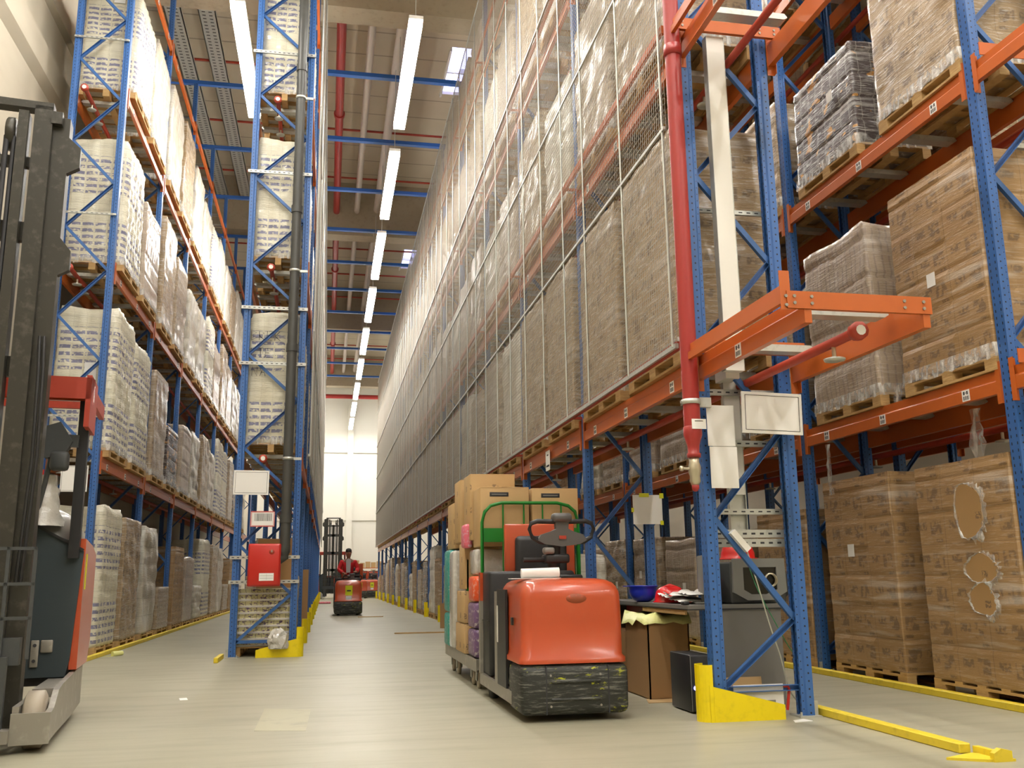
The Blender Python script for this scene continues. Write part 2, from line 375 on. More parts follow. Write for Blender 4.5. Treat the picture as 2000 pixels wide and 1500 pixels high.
# ------------------------------------------------------------------ lamps (four rows down the aisles, continuing behind the camera)
lb = B().mat('lamp').box(-.12, .12, -2.05, 2.05, -.06, .03)
hb = B().mat('wht').box(-.13, .13, -2.1, 2.1, .03, .1)
lm = lb.mesh('lamp_tube'); hm = hb.mesh('lamp_housing'); hook = B().mat('galv').cyl((0, 0, .1), (0, 0, 2.2), .008, 6).mesh('hanger')
def lamp(x, y, lab, grp): 
    t = thing('ceiling_light', lab, 'light', (x, y, 11.05), 0, grp)
    put('lamp_tube', lm, t); put('lamp_housing', hm, t); put('hanger', hook, t, (0, -2, 0)); put('hanger', hook, t, (0, 2, 0))
for k in range(-4, 9):
    y = 17.4 + 5.45 * k
    if k < 0: lab = 'long fluorescent light above the main aisle, %s one nearer than the frame edge' % ORD[-k - 1]
    else: lab = 'long glowing fluorescent light over the main aisle, %s from the front' % ORD[k]
    lamp(1.34, y, lab, 'lights over the main aisle')
for k in range(-4, 3):
    y = 17.4 + 5.45 * k
    lab = ('long fluorescent light over the left aisle, %s from the top edge' % ORD[k]) if k >= 0 else 'long fluorescent light over the left aisle, %s nearer than the frame edge' % ORD[-k - 1]
    lamp(-1.8 if k >= 0 else -2.4, y, lab, 'lights over the left aisle')
for k in range(-3, 5):
    lamp(4.65, 13.4 + 5.45 * k, 'long fluorescent light over the right aisle, %s along it' % ORD[k + 3], 'lights over the right aisle')
for k in range(-3, 1):
    lamp(9.4, 6 + 5.45 * k, 'long fluorescent light above the right side of the hall, %s along it' % ORD[k + 3], 'lights over the right of the hall')

for k in (6, 7, 8):  # lamps added out of view to brighten the far wall
    lamp(-2.4, 17.4 + 5.45 * k, 'added unseen fill light at the far end of the left aisle, %s of three' % ORD[k - 6], 'lights over the left aisle')
    lamp(4.65, 17.4 + 5.45 * k, 'added unseen fill light at the far end of the right aisle, %s of three' % ORD[k - 6], 'lights over the right aisle')
# ------------------------------------------------------------------ rack parts (shared meshes)
RT = 13.3
pprof = [(0, -.06), (.06, -.06), (.072, -.047), (.1, -.047), (.1, -.022), (.094, -.022), (.094, -.041), (.07, -.041), (.057, -.054), (.006, -.054),
         (.006, .054), (.057, .054), (.07, .041), (.094, .041), (.094, .022), (.1, .022), (.1, .047), (.072, .047), (.06, .06), (0, .06)]
def post_mesh(h=RT): return B().mat('post').prism(pprof, 0.01, h, 'Z').mesh('upright_post')
PM = post_mesh()
FP = B().mat('galv').box(-.04, .14, -.09, .09, 0, .012).box(-.035, -.003, -.05, -.04, .012, .12).cyl((-.02, .06, .01), (-.02, .06, .04), .01, 6).cyl((.12, -.07, .01), (.12, -.07, .04), .01, 6).mesh('foot_plate')
def chan(a, b, m='blue', w=.045, t=.02):
    c = [(-w / 2, -t), (w / 2, -t), (w / 2, t), (w / 2 - .005, t), (w / 2 - .005, -t + .005), (-w / 2 + .005, -t + .005), (-w / 2 + .005, t), (-w / 2, t)]
    c = [(q[1], q[0]) for q in c]
    return B().mat(m).bar(a, b, c, (0, 0, 1))
def beam_mesh(L):
    pr = [(0, 0), (.05, 0), (.05, .2), (.022, .2), (.022, .125), (.006, .115), (0, .105)]   # step faces the aisle side (x=0)
    return B().mat('orange').prism(pr, 0, L, 'Y').mesh('beam')
BM = {}
def beam(L):
    k = round(L, 2)
    if k not in BM: BM[k] = beam_mesh(L)
    return BM[k]
CN = B().mat('orange').box(-.004, .0, 0, .055, -.09, .27).box(-.004, .06, 0, .004, -.09, .27).mesh('end_connector')
STK = B().mat('paper').box(-.003, 0, -.05, .05, .01, .11)
STK.mat('ink')
for i in range(7): STK.box(-.004, -.003, -.04 + i * .012, -.04 + i * .012 + (.008 if i % 2 else .004), .02, .055)
STK.box(-.004, -.003, -.03, -.012, .068, .098).box(-.004, -.003, -.004, .004, .078, .088).box(-.004, -.003, .012, .032, .068, .098)
STK = STK.mesh('location_label')
SUPM = {}
def support(d):
    if d not in SUPM:
        pr = [(0, -.03), (.025, 0), (d - .025, 0), (d, -.03), (d, -.036), (d - .03, -.055), (.03, -.055), (0, -.036)]
        SUPM[d] = B().mat('galv').prism(pr, -.06, .06, 'Y').mesh('pallet_support_bar')
    return SUPM[d]

def rack(label, xf, depth, ys, levels, side, near=4, nlab=3, rear=99, phase=0, first_rail=True, support_bays=3, ext=None):
    """xf: aisle face x; side=+1 when the rack body lies to +x of its aisle face"""
    t = thing('pallet_rack', label, 'rack', (xf, ys[0], 0))
    def X(u): return side * u                       # local x, measured into the rack
    for i, y in enumerate(ys):
        ly = y - ys[0]
        for u, s in ((0, side), (depth, -side)):
            p = put('upright_post', PM, t, (X(u), ly, 0), sc=(s, 1, 1))
            if i < 7: put('foot_plate', FP, p)
        a, b = X(.09), X(depth - .09); n = 0
        zs = [.22 + phase * .735]; 
        if phase: segs = [((a, ly, .9), (b, ly, .22))]; z = .9
        else: segs = [((a, ly, .23), (b, ly, .75))]; segs.append(((b, ly, .75), (a, ly, 1.55))); z = 1.55
        lo = True
        while z < RT - 1:
            nz = z + .72 if lo else z + .76
            segs.append(((a, ly, z), (b, ly, nz)) if lo else ((b, ly, z), (a, ly, nz))); z = nz; lo = not lo
        segs.append(((a, ly, .22), (b, ly, .22)))
        if i < near:
            for q in segs:
                if q[0][2] > RT: continue
                put('diagonal_brace', chan(*q), t)
        else:
            bb = B()
            for q in segs:
                bb.mat('blue').sq(q[0], q[1], .04, .03)
            put('brace_lattice', bb, t)
    for i in range(len(ys) - 1):
        L = ys[i + 1] - ys[i] - .12; ly = ys[i] - ys[0] + .06
        for z in levels:
            o = put('beam', beam(L), t, (X(-.012), ly, z - .2), sc=(side, 1, 1))
            if i < 5:
                put('end_connector', CN, o, (-.001, -.001, 0)); put('end_connector', CN, o, (-.001, L + .001, 0), sc=(1, -1, 1))
            if i < nlab:
                for q in ((.62, L - .55) if i else (.45, L * .52, L - .5)):
                    put('location_label', STK, o, (.0, q, .0))
            if i < rear:
                put('beam', beam(L), t, (X(depth + .012), ly, z - .2), sc=(-side, 1, 1))
            if i < support_bays:
                for f in (.13, .38, .63, .88):
                    put('pallet_support_bar', support(round(depth - .08, 3)), t, (X(.04) if side > 0 else X(depth - .04), ly + L * f, z + .002))
    return t

# R1 : the mesh-fronted right rack
R1Y = [7.15 + 3.52 * k for k in range(15)]; R1L = [2.87, 5.8, 8.75, 11.7]
r1 = rack('long blue and orange pallet rack right of the main aisle, behind wire mesh', 2.97, .82, R1Y, R1L, 1, near=4, rear=8, nlab=4, support_bays=4)
# L2 : the rack left of the main aisle
L2Y = [14.75, 17.71] + [17.71 + 3.52 * k for k in range(1, 12)]; L2L = [3.05, 6.1, 9.0, 12.0]
r2 = rack('narrow blue and orange pallet rack standing between left aisle and main aisle', -.42, .96, L2Y, L2L, -1, near=2, rear=8, nlab=0, phase=1, support_bays=2)
# L1 : rack along the left wall
L1Y = [15.2 + 3.63 * k for k in range(9)]; L1L = [3.03, 6.08, 9.15, 12.2]
r3 = rack('pallet rack with white rolls and film-wrapped loads along the left concrete wall', -3.47, .87, L1Y, L1L, -1, near=3, nlab=2, support_bays=4)
# R2, R3 : racks back to back on the far right
R2Y = [6.7 + 3.47 * k for k in range(7)]; R2L = [2.77, 5.55, 8.35, 11.15]
r4 = rack('pallet rack across the right aisle, loaded with brown carton pallets', 5.55, .85, R2Y, R2L, 1, near=3, nlab=4, support_bays=3)
r5 = rack('rearmost pallet rack standing back to back behind the right aisle rack', 7.6, .85, R2Y, R2L, -1, near=2, nlab=0, support_bays=1)

# cantilever beam ends reaching toward the camera on R1 (levels 1, 2)
def canti(t, ox, oy, z, y_end, xr, up=True):
    L = 7.15 - .062 - y_end
    o = put('beam', beam_mesh(L), t, (2.958 - ox, y_end - oy, z - .2)); put('end_connector', CN, o, (-.001, L, 0), sc=(1, -1, 1)); 
    put('location_label', STK, o, (0, 1.0, 0))
    o = put('beam', beam_mesh(L), t, (xr - ox, y_end - oy, z - .2), sc=(-1, 1, 1)); put('end_connector', CN, o, (-.001, L, 0), sc=(1, -1, 1))
    def cross(y, z0, h, x0, x1):
        b = B().mat('orange').box(x0, x1, y - .004, y + .004, z0, z0 + h).box(x0, x1, y, y + .03, z0 + h - .006, z0 + h).box(x0, x1, y, y + .03, z0, z0 + .006)
        b.mat('bare')
        for px in (x0 + .05, x0 + .17, x1 - .2, x1 - .06):
            for pz in (z0 + .035, z0 + h - .035): b.cyl((px, y - .012, pz), (px, y, pz), .011, 8)
        put('cross_beam', b, t, (-ox, -oy, 0))
    cross(y_end - .005, z - .11, .115, 2.84, 3.87)
    cross(6.97, z + .01, .11, 2.9, 3.88)
    # upper rail in the mesh plane with end plates
    b = B().mat('orange').prism([(2.83, z - .06), (2.865, z - .06), (2.865, z + .07), (2.85, z + .07), (2.85, z + .01), (2.83, z + .0)], y_end + .05, 7.04, 'Y')
    b.box(2.80, 2.87, y_end, y_end + .008, z - .12, z + .14).box(2.80, 2.87, 7.0, 7.008, z - .25, z + .1)
    b.mat('bare')
    for dz in (-.09, -.03): b.cyl((2.835, y_end - .01, z + dz), (2.835, y_end, z + dz), .011, 8)
    put('mesh_rail', b, t, (-ox, -oy, 0))
    for y in (y_end + .35, 6.65): put('pallet_support_bar', support(.74), t, (3.01 - ox, y - oy, z - .0))
canti(r1, 2.97, 7.15, 2.87, 5.28, 3.855); canti(r1, 2.97, 7.15, 5.8, 5.28, 3.855)
b = B().mat('paper').box(-.004, 0, -.05, .05, 0, .0)
# R2 near end: beams carry on toward the camera
for z in R2L[:3]:
    for u, s in ((-.012, 1), (.862, -1)):
        o = put('beam', beam_mesh(1.9), r4, (u, -1.96, z - .2), sc=(s, 1, 1)); put('end_connector', CN, o, (-.001, 1.9, 0), sc=(1, -1, 1))
    put('cross_beam', B().mat('orange').box(-.03, .9, -.2, -.19, z + .0, z + .12), r4)
    put('pallet_support_bar', support(.77), r4, (.04, -.75, z + .002))

# ------------------------------------------------------------------ wire mesh guards
def mesh_guard(label, x, ya, yb, z0, z1, side, poles, rails):
    t = thing('wire_mesh_guard', label, 'mesh guard', (x, ya, z0))
    H = z1 - z0; n = 0; y = ya; r = .0017
    while y < yb - .1:
        e = min(y + 3.52, yb); b = B().mat('wire'); k = 0; L = e - y; nn = int(round(L / .055))
        for i in range(nn):
            b.sq((0, i * L / nn, 0), (0, i * L / nn, H), r * 2, r * 2)
        m = int(round(H / .055))
        for i in range(m + 1):
            b.sq((0, 0, i * H / m), (0, L, i * H / m), r * 2, r * 2)
        b.f = [f for f in b.f]; put('mesh_panel', b, t, (0, y - ya, 0)); y = e
    for py in poles: put('guard_pole', B().mat('galv').cyl((0, 0, 0), (0, 0, H), .011, 8), t, (side * .015, py - ya, 0))
    for rz in rails: put('guard_rail', B().mat('galv').sq((0, 0, 0), (0, yb - ya, 0), .02, .03), t, (side * .016, 0, rz - z0))
    for rz in (0,) : put('edge_rail', B().mat('galv').box(-.015, .015, 0, yb - ya, -.02, .02), t)
    return t
poles = [7.18, 8.36, 9.75]; y = 10.72
while y < 56: poles += [y, y + 1.18, y + 2.36]; y += 3.52
mg = mesh_guard('tall galvanised wire mesh screen in front of the right rack', 2.81, 7.12, 56.4, 2.97, 12.9, -1, poles[:30], [4.93, 7.0, 8.9, 10.9, 12.88])
for z in R1L:
    for i in range(14):
        b = B().mat('redox' if z < 3 else 'orange').box(-.012, .02, 0, 3.5, -.03, .045)
        if i < 9: b.box(.0, .15, .02, .05, -.02, .01)
        put('bracket_rail', b, mg, (.02, R1Y[i] - 7.12, z + .1 - 2.97))
mg2 = mesh_guard('tall wire mesh screen on the aisle face of the left middle rack', -.31, 14.72, 56.4, 3.0, 13.1, 1, [14.75, 17.7, 21.2, 24.7], [5.0, 8.9, 13.05])

# ------------------------------------------------------------------ pallets and loads
def pallet_mesh(w, d):
    b = B().mat('wood'); a = w / 2; c = d / 2
    for i in range(5):
        yy = -a + i * (w - .1) / 4
        b.box(-c, c, yy, yy + .1, .122, .144)
    for i in range(3):
        xx = -c + i * (d - .1) / 2
        b.box(xx, xx + .1, -a, a, .1, .122); b.box(xx, xx + .1, -a, a, 0, .022)
        for j in range(3):
            yy = -a + j * (w - .14) / 2; b.box(xx, xx + .1, yy, yy + .14, .022, .1)
    return b.mesh('pallet')
PAL = pallet_mesh(1.2, .88)

def goods_mesh(kind, seed, w=1.24, d=.9, h=1.86):
    rnd = random.Random(seed); b = B().mat(kind)
    nu = 96; nz = 44; a = w / 2; c = d / 2; rc = .015 if 'carton' in kind else (.05 if kind in ('white', 'rolls') else .025)
    per = []; 
    # perimeter of a rounded rectangle
    side = [((c, -a + rc), (c, a - rc), (1, 0)), ((c - rc, a), (-c + rc, a), (0, 1)), ((-c, a - rc), (-c, -a + rc), (-1, 0)), ((-c + rc, -a), (c - rc, -a), (0, -1))]
    for p, q, n in side:
        k = 28 if n[0] else 18
        for i in range(k + 1):
            f = i / k; per.append((p[0] + (q[0] - p[0]) * f, p[1] + (q[1] - p[1]) * f, n[0], n[1], ((p[1] + (q[1] - p[1]) * f) if n[0] else (p[0] + (q[0] - p[0]) * f))))
    n = len(per); ph = [rnd.uniform(0, 6) for _ in range(8)]; lean = (rnd.uniform(-.02, .02), rnd.uniform(-.02, .02))
    lay = {}
    for j in range(nz + 1):
        z = h * j / nz; f = j / nz
        for (x, y, nx, ny, u) in per:
            if kind == 'rolls': dd = .018 * abs(math.sin(PI * u / .19)) + .012 * abs(math.sin(PI * z / .144)) - .02
            elif kind == 'cans': dd = .01 * abs(math.sin(PI * u / .09)) - .01 * (math.fmod(z, .21) > .07)
            elif kind == 'white': dd = .02 * math.sin(z * 5 + u * 3 + ph[0]) * math.sin(z * 2 + ph[1]) + .012 * abs(math.sin(PI * z / .3)) - .02
            elif kind == 'dark' or kind == 'packs': dd = .005 * math.sin(z * 7 + ph[2]) + .006 * abs(math.sin(PI * u / .17)) - .006 - (.012 if math.fmod(z, .42) < .03 else 0)
            else:
                ly = int(z / (.29 if kind != 'brownpack' else .4)); cu = int((u + 5) / .44)
                if (ly, cu, nx, ny) not in lay: lay[(ly, cu, nx, ny)] = rnd.uniform(-.006, .003)
                fz = math.fmod(z, .29 if kind != 'brownpack' else .4) / .29
                dd = lay[(ly, cu, nx, ny)] - (.005 if fz < .08 or fz > .95 else 0)
            if kind != 'cartons' and kind != 'cans':
                dd += (.004 if kind in ('packs', 'brownpack', 'dark') else .009) * math.sin(u * 9 + z * 11 + ph[3]) * math.sin(z * 4 - u * 5 + ph[4])
                if z < .12: dd -= .0 ; 
            topin = 0 if f < .96 else (.03 if kind in ('white', 'rolls') else .006)
            zz = z + (.02 * math.sin(u * 6 + ph[5]) * f if kind in ('white', 'rolls', 'packs') else 0)
            b.v.append((x + nx * (dd - topin) + lean[0] * f, y + ny * (dd - topin) + lean[1] * f, zz))
    for j in range(nz):
        for i in range(n):
            b.f.append([j * n + i, j * n + (i + 1) % n, (j + 1) * n + (i + 1) % n, (j + 1) * n + i]); b.mi.append(0); b.sm.append(kind not in ('cartons',))
    # bulging top and flat bottom
    o = len(b.v); cx = lean[0]; cy = lean[1]; last = nz * n
    b.v.append((cx, cy, h + .02)); b.v.append((0, 0, 0))
    for i in range(n):
        b.f.append([last + i, last + (i + 1) % n, o]); b.mi.append(0); b.sm.append(True)
        b.f.append([(i + 1) % n, i, o + 1]); b.mi.append(0); b.sm.append(False)
    return b.mesh('wrapped_goods')
GM = {k: [goods_mesh(k, 10 * i + q) for q in range(3 if k != 'cans' else 1)] for i, k in enumerate(KINDS)}
def skirt_mesh(seed):
    rnd = random.Random(seed); b = B().mat('clear'); a, c = .615, .455; pts = []
    for p, q in (((c, -a), (c, a)), ((c, a), (-c, a)), ((-c, a), (-c, -a)), ((-c, -a), (c, -a))):
        for i in range(14): f = i / 14; pts.append((p[0] + (q[0] - p[0]) * f, p[1] + (q[1] - p[1]) * f))
    n = len(pts)
    for z, o in ((.24, .006), (.16, .012), (.0, .02)):
        for x, y in pts:
            s = 1 + (o + rnd.uniform(0, .012)) ; zz = z if z > .1 else rnd.uniform(.095, .125)
            b.v.append((x * s, y * s, zz))
    for j in range(2):
        for i in range(n): b.f.append([j * n + i, j * n + (i + 1) % n, (j + 1) * n + (i + 1) % n, (j + 1) * n + i]); b.mi.append(0); b.sm.append(True)
    return b.mesh('film_skirt')
SK = [skirt_mesh(i) for i in range(3)]
LABM = B().mat('paper').box(-.002, .002, -.06, .06, 0, .13).mesh('delivery_note')
LOOK = {'cartons': 'brown carton pallet load', 'cartonfilm': 'film-wrapped brown carton pallet load', 'brownpack': 'greyish brown wrapped pallet load',
        'rolls': 'blue-printed paper-roll pallet load', 'dark': 'dark orange-marked pallet load', 'white': 'white film-wrapped pallet load',
        'packs': 'pale brown wrapped pack load', 'cans': 'tray load of printed tins'}
rs = random.Random(4)
def load(kind, x, y, z, w, h, d, label, grp, side, skirt=None, note=False, rz=0, seed=None):
    t = thing('pallet_load', label, 'pallet load', (x, y, z), rz, grp)
    put('pallet', PAL, t, sc=(d / .88, w / 1.2, 1))
    g = put('wrapped_goods', GM[kind][(seed if seed is not None else rs.randrange(3)) % len(GM[kind])], t, (0, 0, .144), sc=(d / .9, w / 1.24, (h - .144) / 1.86))
    if skirt: put('film_skirt', SK[rs.randrange(3)], t, (0, 0, 0), sc=(d / .9, w / 1.24, 1))
    if note: put('delivery_note', LABM, t, (side * (d / 2 + .022), rs.uniform(-.2, .3) * w, h * rs.uniform(.45, .7)))
    return t
LV = ['floor level', 'first beam level', 'second beam level', 'third beam level', 'top beam level']
# R1 loads
PAT = {1: ['cartons', 'cartonfilm', 'cartons', 'brownpack', 'packs', 'cartonfilm', 'white', 'brownpack'],
       2: ['cartonfilm', 'brownpack', 'cartonfilm', 'white', 'white', 'white', 'packs', 'cartonfilm'],
       3: ['cartonfilm', 'cartonfilm', 'white', 'white', 'cartonfilm', 'white', 'brownpack', 'packs'],
       4: ['cartonfilm', 'white', 'white', 'packs', 'cartonfilm', 'white', 'brownpack', 'white']}
for li in (1, 2, 3, 4):
    for k in range(14):
        if li == 4 and k < 3: continue
        for s in (0, 1):
            n = 2 * k + s; y = R1Y[k] + (.92 if s == 0 else 2.62)
            kind = 'cartonfilm' if (li == 1 and n < 4) else PAT[li][(n * 5 + k) % 8] if n > 1 else PAT[li][n]
            h = rs.uniform(1.75, 2.25) if li > 1 else (2.2 if n < 6 else rs.uniform(1.8, 2.2))
            if li == 4: h = min(h, 1.35)
            load(kind, 3.38, y, R1L[li - 1] + .004, rs.uniform(1.38, 1.5), h, .9, '%s behind the mesh, %s, %s from near end' % (LOOK[kind], LV[li], ORD[n]),
                 'loads behind the mesh of the right rack', -1, skirt=n < 12)
for k in range(1, 14):       # floor level of R1 behind the first bay
    for s in (0, 1):
        n = 2 * k + s - 2; kind = ['packs', 'cartons', 'white', 'cartonfilm', 'dark', 'brownpack'][(n * 7 + k) % 6]
        if n in (0, 5): continue
        load(kind, 3.38, R1Y[k] + (.92 if s == 0 else 2.62), 0, 1.3, rs.uniform(1.1, 2.1), .84, '%s on the floor under the mesh, place %s from the desk' % (LOOK[kind], ORD[n]),
             'floor loads under the right rack', -1)
# R2 loads
G2 = {(0, 0): ('cartons', 2.07), (0, 1): ('cartons', 2.1), (1, 0): ('cartons', 2.03), (1, 1): ('packs', 2.0), (2, 0): ('cartonfilm', 2.1), (2, 1): ('dark', 1.36),
      (3, 0): ('cartonfilm', 2.0), (3, 1): ('cartonfilm', 1.8), (4, 0): ('cartons', 1.5), (4, 1): ('white', 1.5),
      (0, 2): ('cartons', 1.85), (0, 3): ('packs', 1.7), (0, 4): ('packs', 1.65), (0, 5): ('brownpack', 1.75), (1, 2): ('brownpack', 1.5), (1, 3): ('packs', 1.4), (1, 4): ('packs', 1.7)}
for li in range(5):
    for n in range(10):
        k, s = divmod(n, 2); kind, h = G2.get((li, n), (['cartons', 'packs', 'white', 'cartonfilm', 'brownpack'][(n * 3 + li) % 5], rs.uniform(1.4, 2.0)))
        y = R2Y[k] + (.72 if s == 0 else 2.44); z = (R2L[li - 1] + .004) if li else 0
        if li == 4: h = min(h, 1.6)
        load(kind, 5.98, y, z, 1.3, h, .9, '%s across the right aisle, %s, %s from near end' % (LOOK[kind], LV[li], ORD[n]), 'loads in the rack across the right aisle', -1, skirt=li > 0, note=True, seed=n + li)
for li in range(4):
    for n in range(1, 5):
        k, s = divmod(n, 2); kind = ['cartons', 'white', 'packs', 'cartonfilm'][(n + li) % 4]
        load(kind, 7.18, R2Y[k] + (.72 if s == 0 else 2.44), (R2L[li - 1] + .004) if li else 0, 1.3, rs.uniform(1.5, 2.1), .84,
             '%s in rearmost rack, %s, %s from near end' % (LOOK[kind], LV[li], ORD[n]), 'loads in the rearmost rack', 1)
# L1 loads
for li in range(4):
    for n in range(14):
        k, s = divmod(n, 2); y = L1Y[k] + (.98 if s == 0 else 2.68)
        z = (L1L[li - 1] + .004) if li else 0
        h = rs.uniform(1.9, 2.35)
        if li == 0:
            kind = ['rolls', 'cartonfilm', 'white', 'brownpack', 'cartons', 'packs', 'white'][n % 7]; h = [2.28, 2.2, 2.15, 1.0, 1.9, 1.7, 1.0][n % 7]
        elif li == 1: kind = ['rolls', 'rolls', 'brownpack', 'dark', 'packs', 'white', 'cartonfilm', 'white'][n % 8]; h = [2.42, 2.3, 2.2, 1.35, 1.7, 1.8, 2.0, 1.8][n % 8]
        elif li == 2: kind = ['rolls', 'packs', 'cartonfilm', 'brownpack', 'white', 'white'][n % 6]; h = [2.3, 1.9, 2.4, 2.1, 2.0, 2.0][n % 6]
        elif li == 3: kind = ['rolls', 'white', 'white', 'cartonfilm', 'white', 'white'][n % 6]
        else:
            if n < 1: continue
            kind = 'white'; h = rs.uniform(.8, 1.1)
        load(kind, -3.87, y, z, 1.42, h, .94, '%s by the left wall, %s, %s from near end' % (LOOK[kind], LV[li], ORD[n]), 'loads in the rack by the left wall', 1, skirt=n < 10 and li > 0)
# L2 loads
for li in range(4):
    for n in range(8):
        k, s = divmod(n, 2); y = L2Y[k] + ((.72 if s == 0 else 2.2) if k == 0 else (.92 if s == 0 else 2.6))
        z = (L2L[li - 1] + .004) if li else 0; kind = 'rolls' if li else 'cans'; h = [.98, 2.24, 2.2, 2.2, 1.15][li]
        if li == 0 and n: kind = ['white', 'cartonfilm'][n % 2]; h = rs.uniform(1.0, 1.9)
        if li == 1 and n == 0: kind = 'rolls'
        load(kind, -.9, y, z, 1.28 if k == 0 else 1.4, h, .84, '%s in left middle rack, %s, %s from near end' % (LOOK[kind], LV[li], ORD[n]), 'loads in the left middle rack', 1, skirt=li > 0 and n < 2)

#PART2
# ------------------------------------------------------------------ tie beams, pipes
for i, y in enumerate(R1Y[4:]):
    solo('tie_beam', B().mat('bluelt').prism([(-.42, 0), (2.95, 0), (2.95, .1), (-.42, .1)], 0, .14, 'Y'), 'blue steel tie beam spanning the main aisle overhead, %s from the front' % ORD[i], 'beam',
         (0, y - .07, RT - .1), group='tie beams over the main aisle')
for i, y in enumerate(L1Y[2:7]):
    solo('tie_beam', B().mat('bluelt').box(-3.46, -1.4, 0, .1, 0, .1).box(-4.5, -3.46, 0, .1, 0, .1), 'blue steel tie beam over the left aisle near the ceiling, %s from the front' % ORD[i], 'beam',
         (0, y - .05, RT), group='tie beams over the left aisle')
def pipe(name, mat, pts, r, label, cat='pipe', parts=()):
    t = thing(name, label, cat, pts[0]); o = Vector(pts[0])
    put('pipe_run', B().mat(mat).tube([Vector(p) - o for p in pts], r, 14), t)
    for nm, bb in parts: put(nm, bb, t)
    return t
for i, (ya, yb) in enumerate(((-11.9, 4.6), (5.25, 18.9), (19.55, 33.1), (33.75, 46.5), (47.15, 60.9))):
    w = ('nearest', 'second', 'third', 'fourth', 'farthest')[i]
    pipe('sprinkler_main', 'red', [(.02, ya, 14.45), (.02, yb, 14.45)], .12, 'thick red sprinkler main under the ceiling, %s length from the front' % w,
         parts=[('pipe_collar', B().mat('red').cyl((0, 6, 0), (0, 6.12, 0), .16, 14)), ('branch_pipe', None or B().mat('redox').tube([(-4.9, 4.3, .35), (8, 4.3, .35)], .035, 8)),
                ('branch_pipe', B().mat('redox').tube([(-4.9, 7.7, .35), (8, 7.7, .35)], .035, 8)), ('branch_pipe', B().mat('redox').tube([(-4.9, 11.3, .35), (8, 11.3, .35)], .035, 8))])
    pipe('ceiling_pipe', 'wpipe', [(.76, ya, 14.5), (.76, yb, 14.5)], .1, 'pale pipe beside the red main under the ceiling, %s length' % w)
    pipe('ceiling_duct', 'wpipe', [(1.5, ya, 14.6), (1.5, yb, 14.6)], .13, 'pale ceiling duct right of the thinner pale pipe, %s length' % w)
pipe('cross_main', 'red', [(-4, 60.2, 12.7), (6, 60.2, 12.7)], .14, 'red pipe crossing the hall close to the far wall')
for i, x in enumerate((-4.0, -3.2)):
    b = B().mat('galv').box(-.2, .2, 0, 13.4, 0, .02).box(-.2, -.18, 0, 13.4, 0, .1).box(.18, .2, 0, 13.4, 0, .1)
    b.mat('dpipe')
    for k in range(90): b.box(-.12, -.04, .2 + k * .146, .24 + k * .146, -.002, 0).box(.04, .12, .2 + k * .146, .24 + k * .146, -.002, 0)
    solo('cable_tray', b, 'perforated cable tray under the ceiling, %s one from the left wall' % ORD[i], 'cable tray', (x, 19.6, 14.6))
# in-rack sprinkler pipes
HEAD = B().mat('brass').cyl((0, 0, -.1), (0, 0, 0), .015, 8).mat('galv').lathe([(0, -.1), (.07, -.1), (.075, -.085), (.02, -.07), (0, -.07)], n=14).mesh('sprinkler_head')
CAP = B().mat('redox').lathe([(0, -.05), (.06, -.05), (.065, -.02), (.06, .02), (.035, .03)], n=10, axis='Y').mat('wht').cyl((0, -.052, 0), (0, -.056, 0), .035, 10).mesh('end_cap')
def inrack(x, y0, L, z, label, hy, flange=True):
    t = thing('sprinkler_pipe', label, 'pipe', (x, y0, z), 0, 'sprinkler pipes inside the racks')
    put('pipe_run', B().mat('redox').cyl((0, 0, 0), (0, L, 0), .035, 12), t)
    if flange: put('end_cap', CAP, t)
    for h in hy: put('sprinkler_head', HEAD, t, (0, h, -.03))
for z, w in ((2.79, 'lowest'), (5.72, 'second'), (8.67, 'third')):
    inrack(3.42, 5.45 if z < 6 else 5.0, 22, z - .12, '%s red sprinkler pipe running through the mesh-fronted rack' % w, (.3, 2.2, 4.9, 8.4, 12))
for z, w in ((3.03, 'lowest'), (6.08, 'second'), (9.15, 'third')):
    inrack(-4.08, 15.0, 20, z + (-.13), '%s red sprinkler pipe inside the left wall rack' % w, (.5, 1.0, 4.2, 8))
for z, w in ((3.05, 'lowest'), (6.1, 'second'), (9.0, 'third')):
    inrack(-.99, 14.6, 16, z - .13, '%s red sprinkler pipe inside the left middle rack' % w, (.4, 1.0, 4.2))
for z, w in ((2.77, 'lowest'), (5.55, 'second'), (8.35, 'third')):
    inrack(6.5, 5.0, 18, z - .3, '%s red sprinkler pipe inside the right aisle rack' % w, (3.0, 5.2, 8.0), False)
# standpipe on the end frame of R1
t = thing('standpipe', 'thick red vertical standpipe with brass drain valve beside the near rack post', 'pipe', (2.86, 7.0, 0))
put('pipe_run', B().mat('red').cyl((0, 0, 2.25), (0, 0, 13.2), .068, 20), t)
put('reducer', B().mat('red').lathe([(.068, 2.27), (.075, 2.26), (.075, 2.2), (.05, 2.12), (.045, 2.06), (.055, 2.05), (.055, 2.02), (0, 2.02)], n=18), t)
v = put('drain_valve', B().mat('brass').lathe([(0, 2.03), (.04, 2.03), (.04, 1.98), (.05, 1.95), (.05, 1.9), (.04, 1.87), (.045, 1.83), (.03, 1.8), (0, 1.8)], n=16), t)
put('valve_handle', B().mat('brass').cyl((-.04, 0, 1.93), (-.1, 0, 1.93), .012, 8).lathe([(0, -.02), (.022, -.02), (.022, .0), (0, .0)], (-.1, 0, 1.93), 10, 'X'), v)
put('drain_plug', B().mat('red').lathe([(0, 1.81), (.03, 1.81), (.03, 1.77), (.015, 1.75), (0, 1.75)], n=12), t)
put('pipe_clamp', B().mat('galv').lathe([(.07, 2.45), (.078, 2.45), (.078, 2.49), (.07, 2.49)], n=18).box(.06, .17, -.01, .03, 2.43, 2.51).cyl((-.09, 0, 2.47), (-.07, 0, 2.47), .012, 8), t)
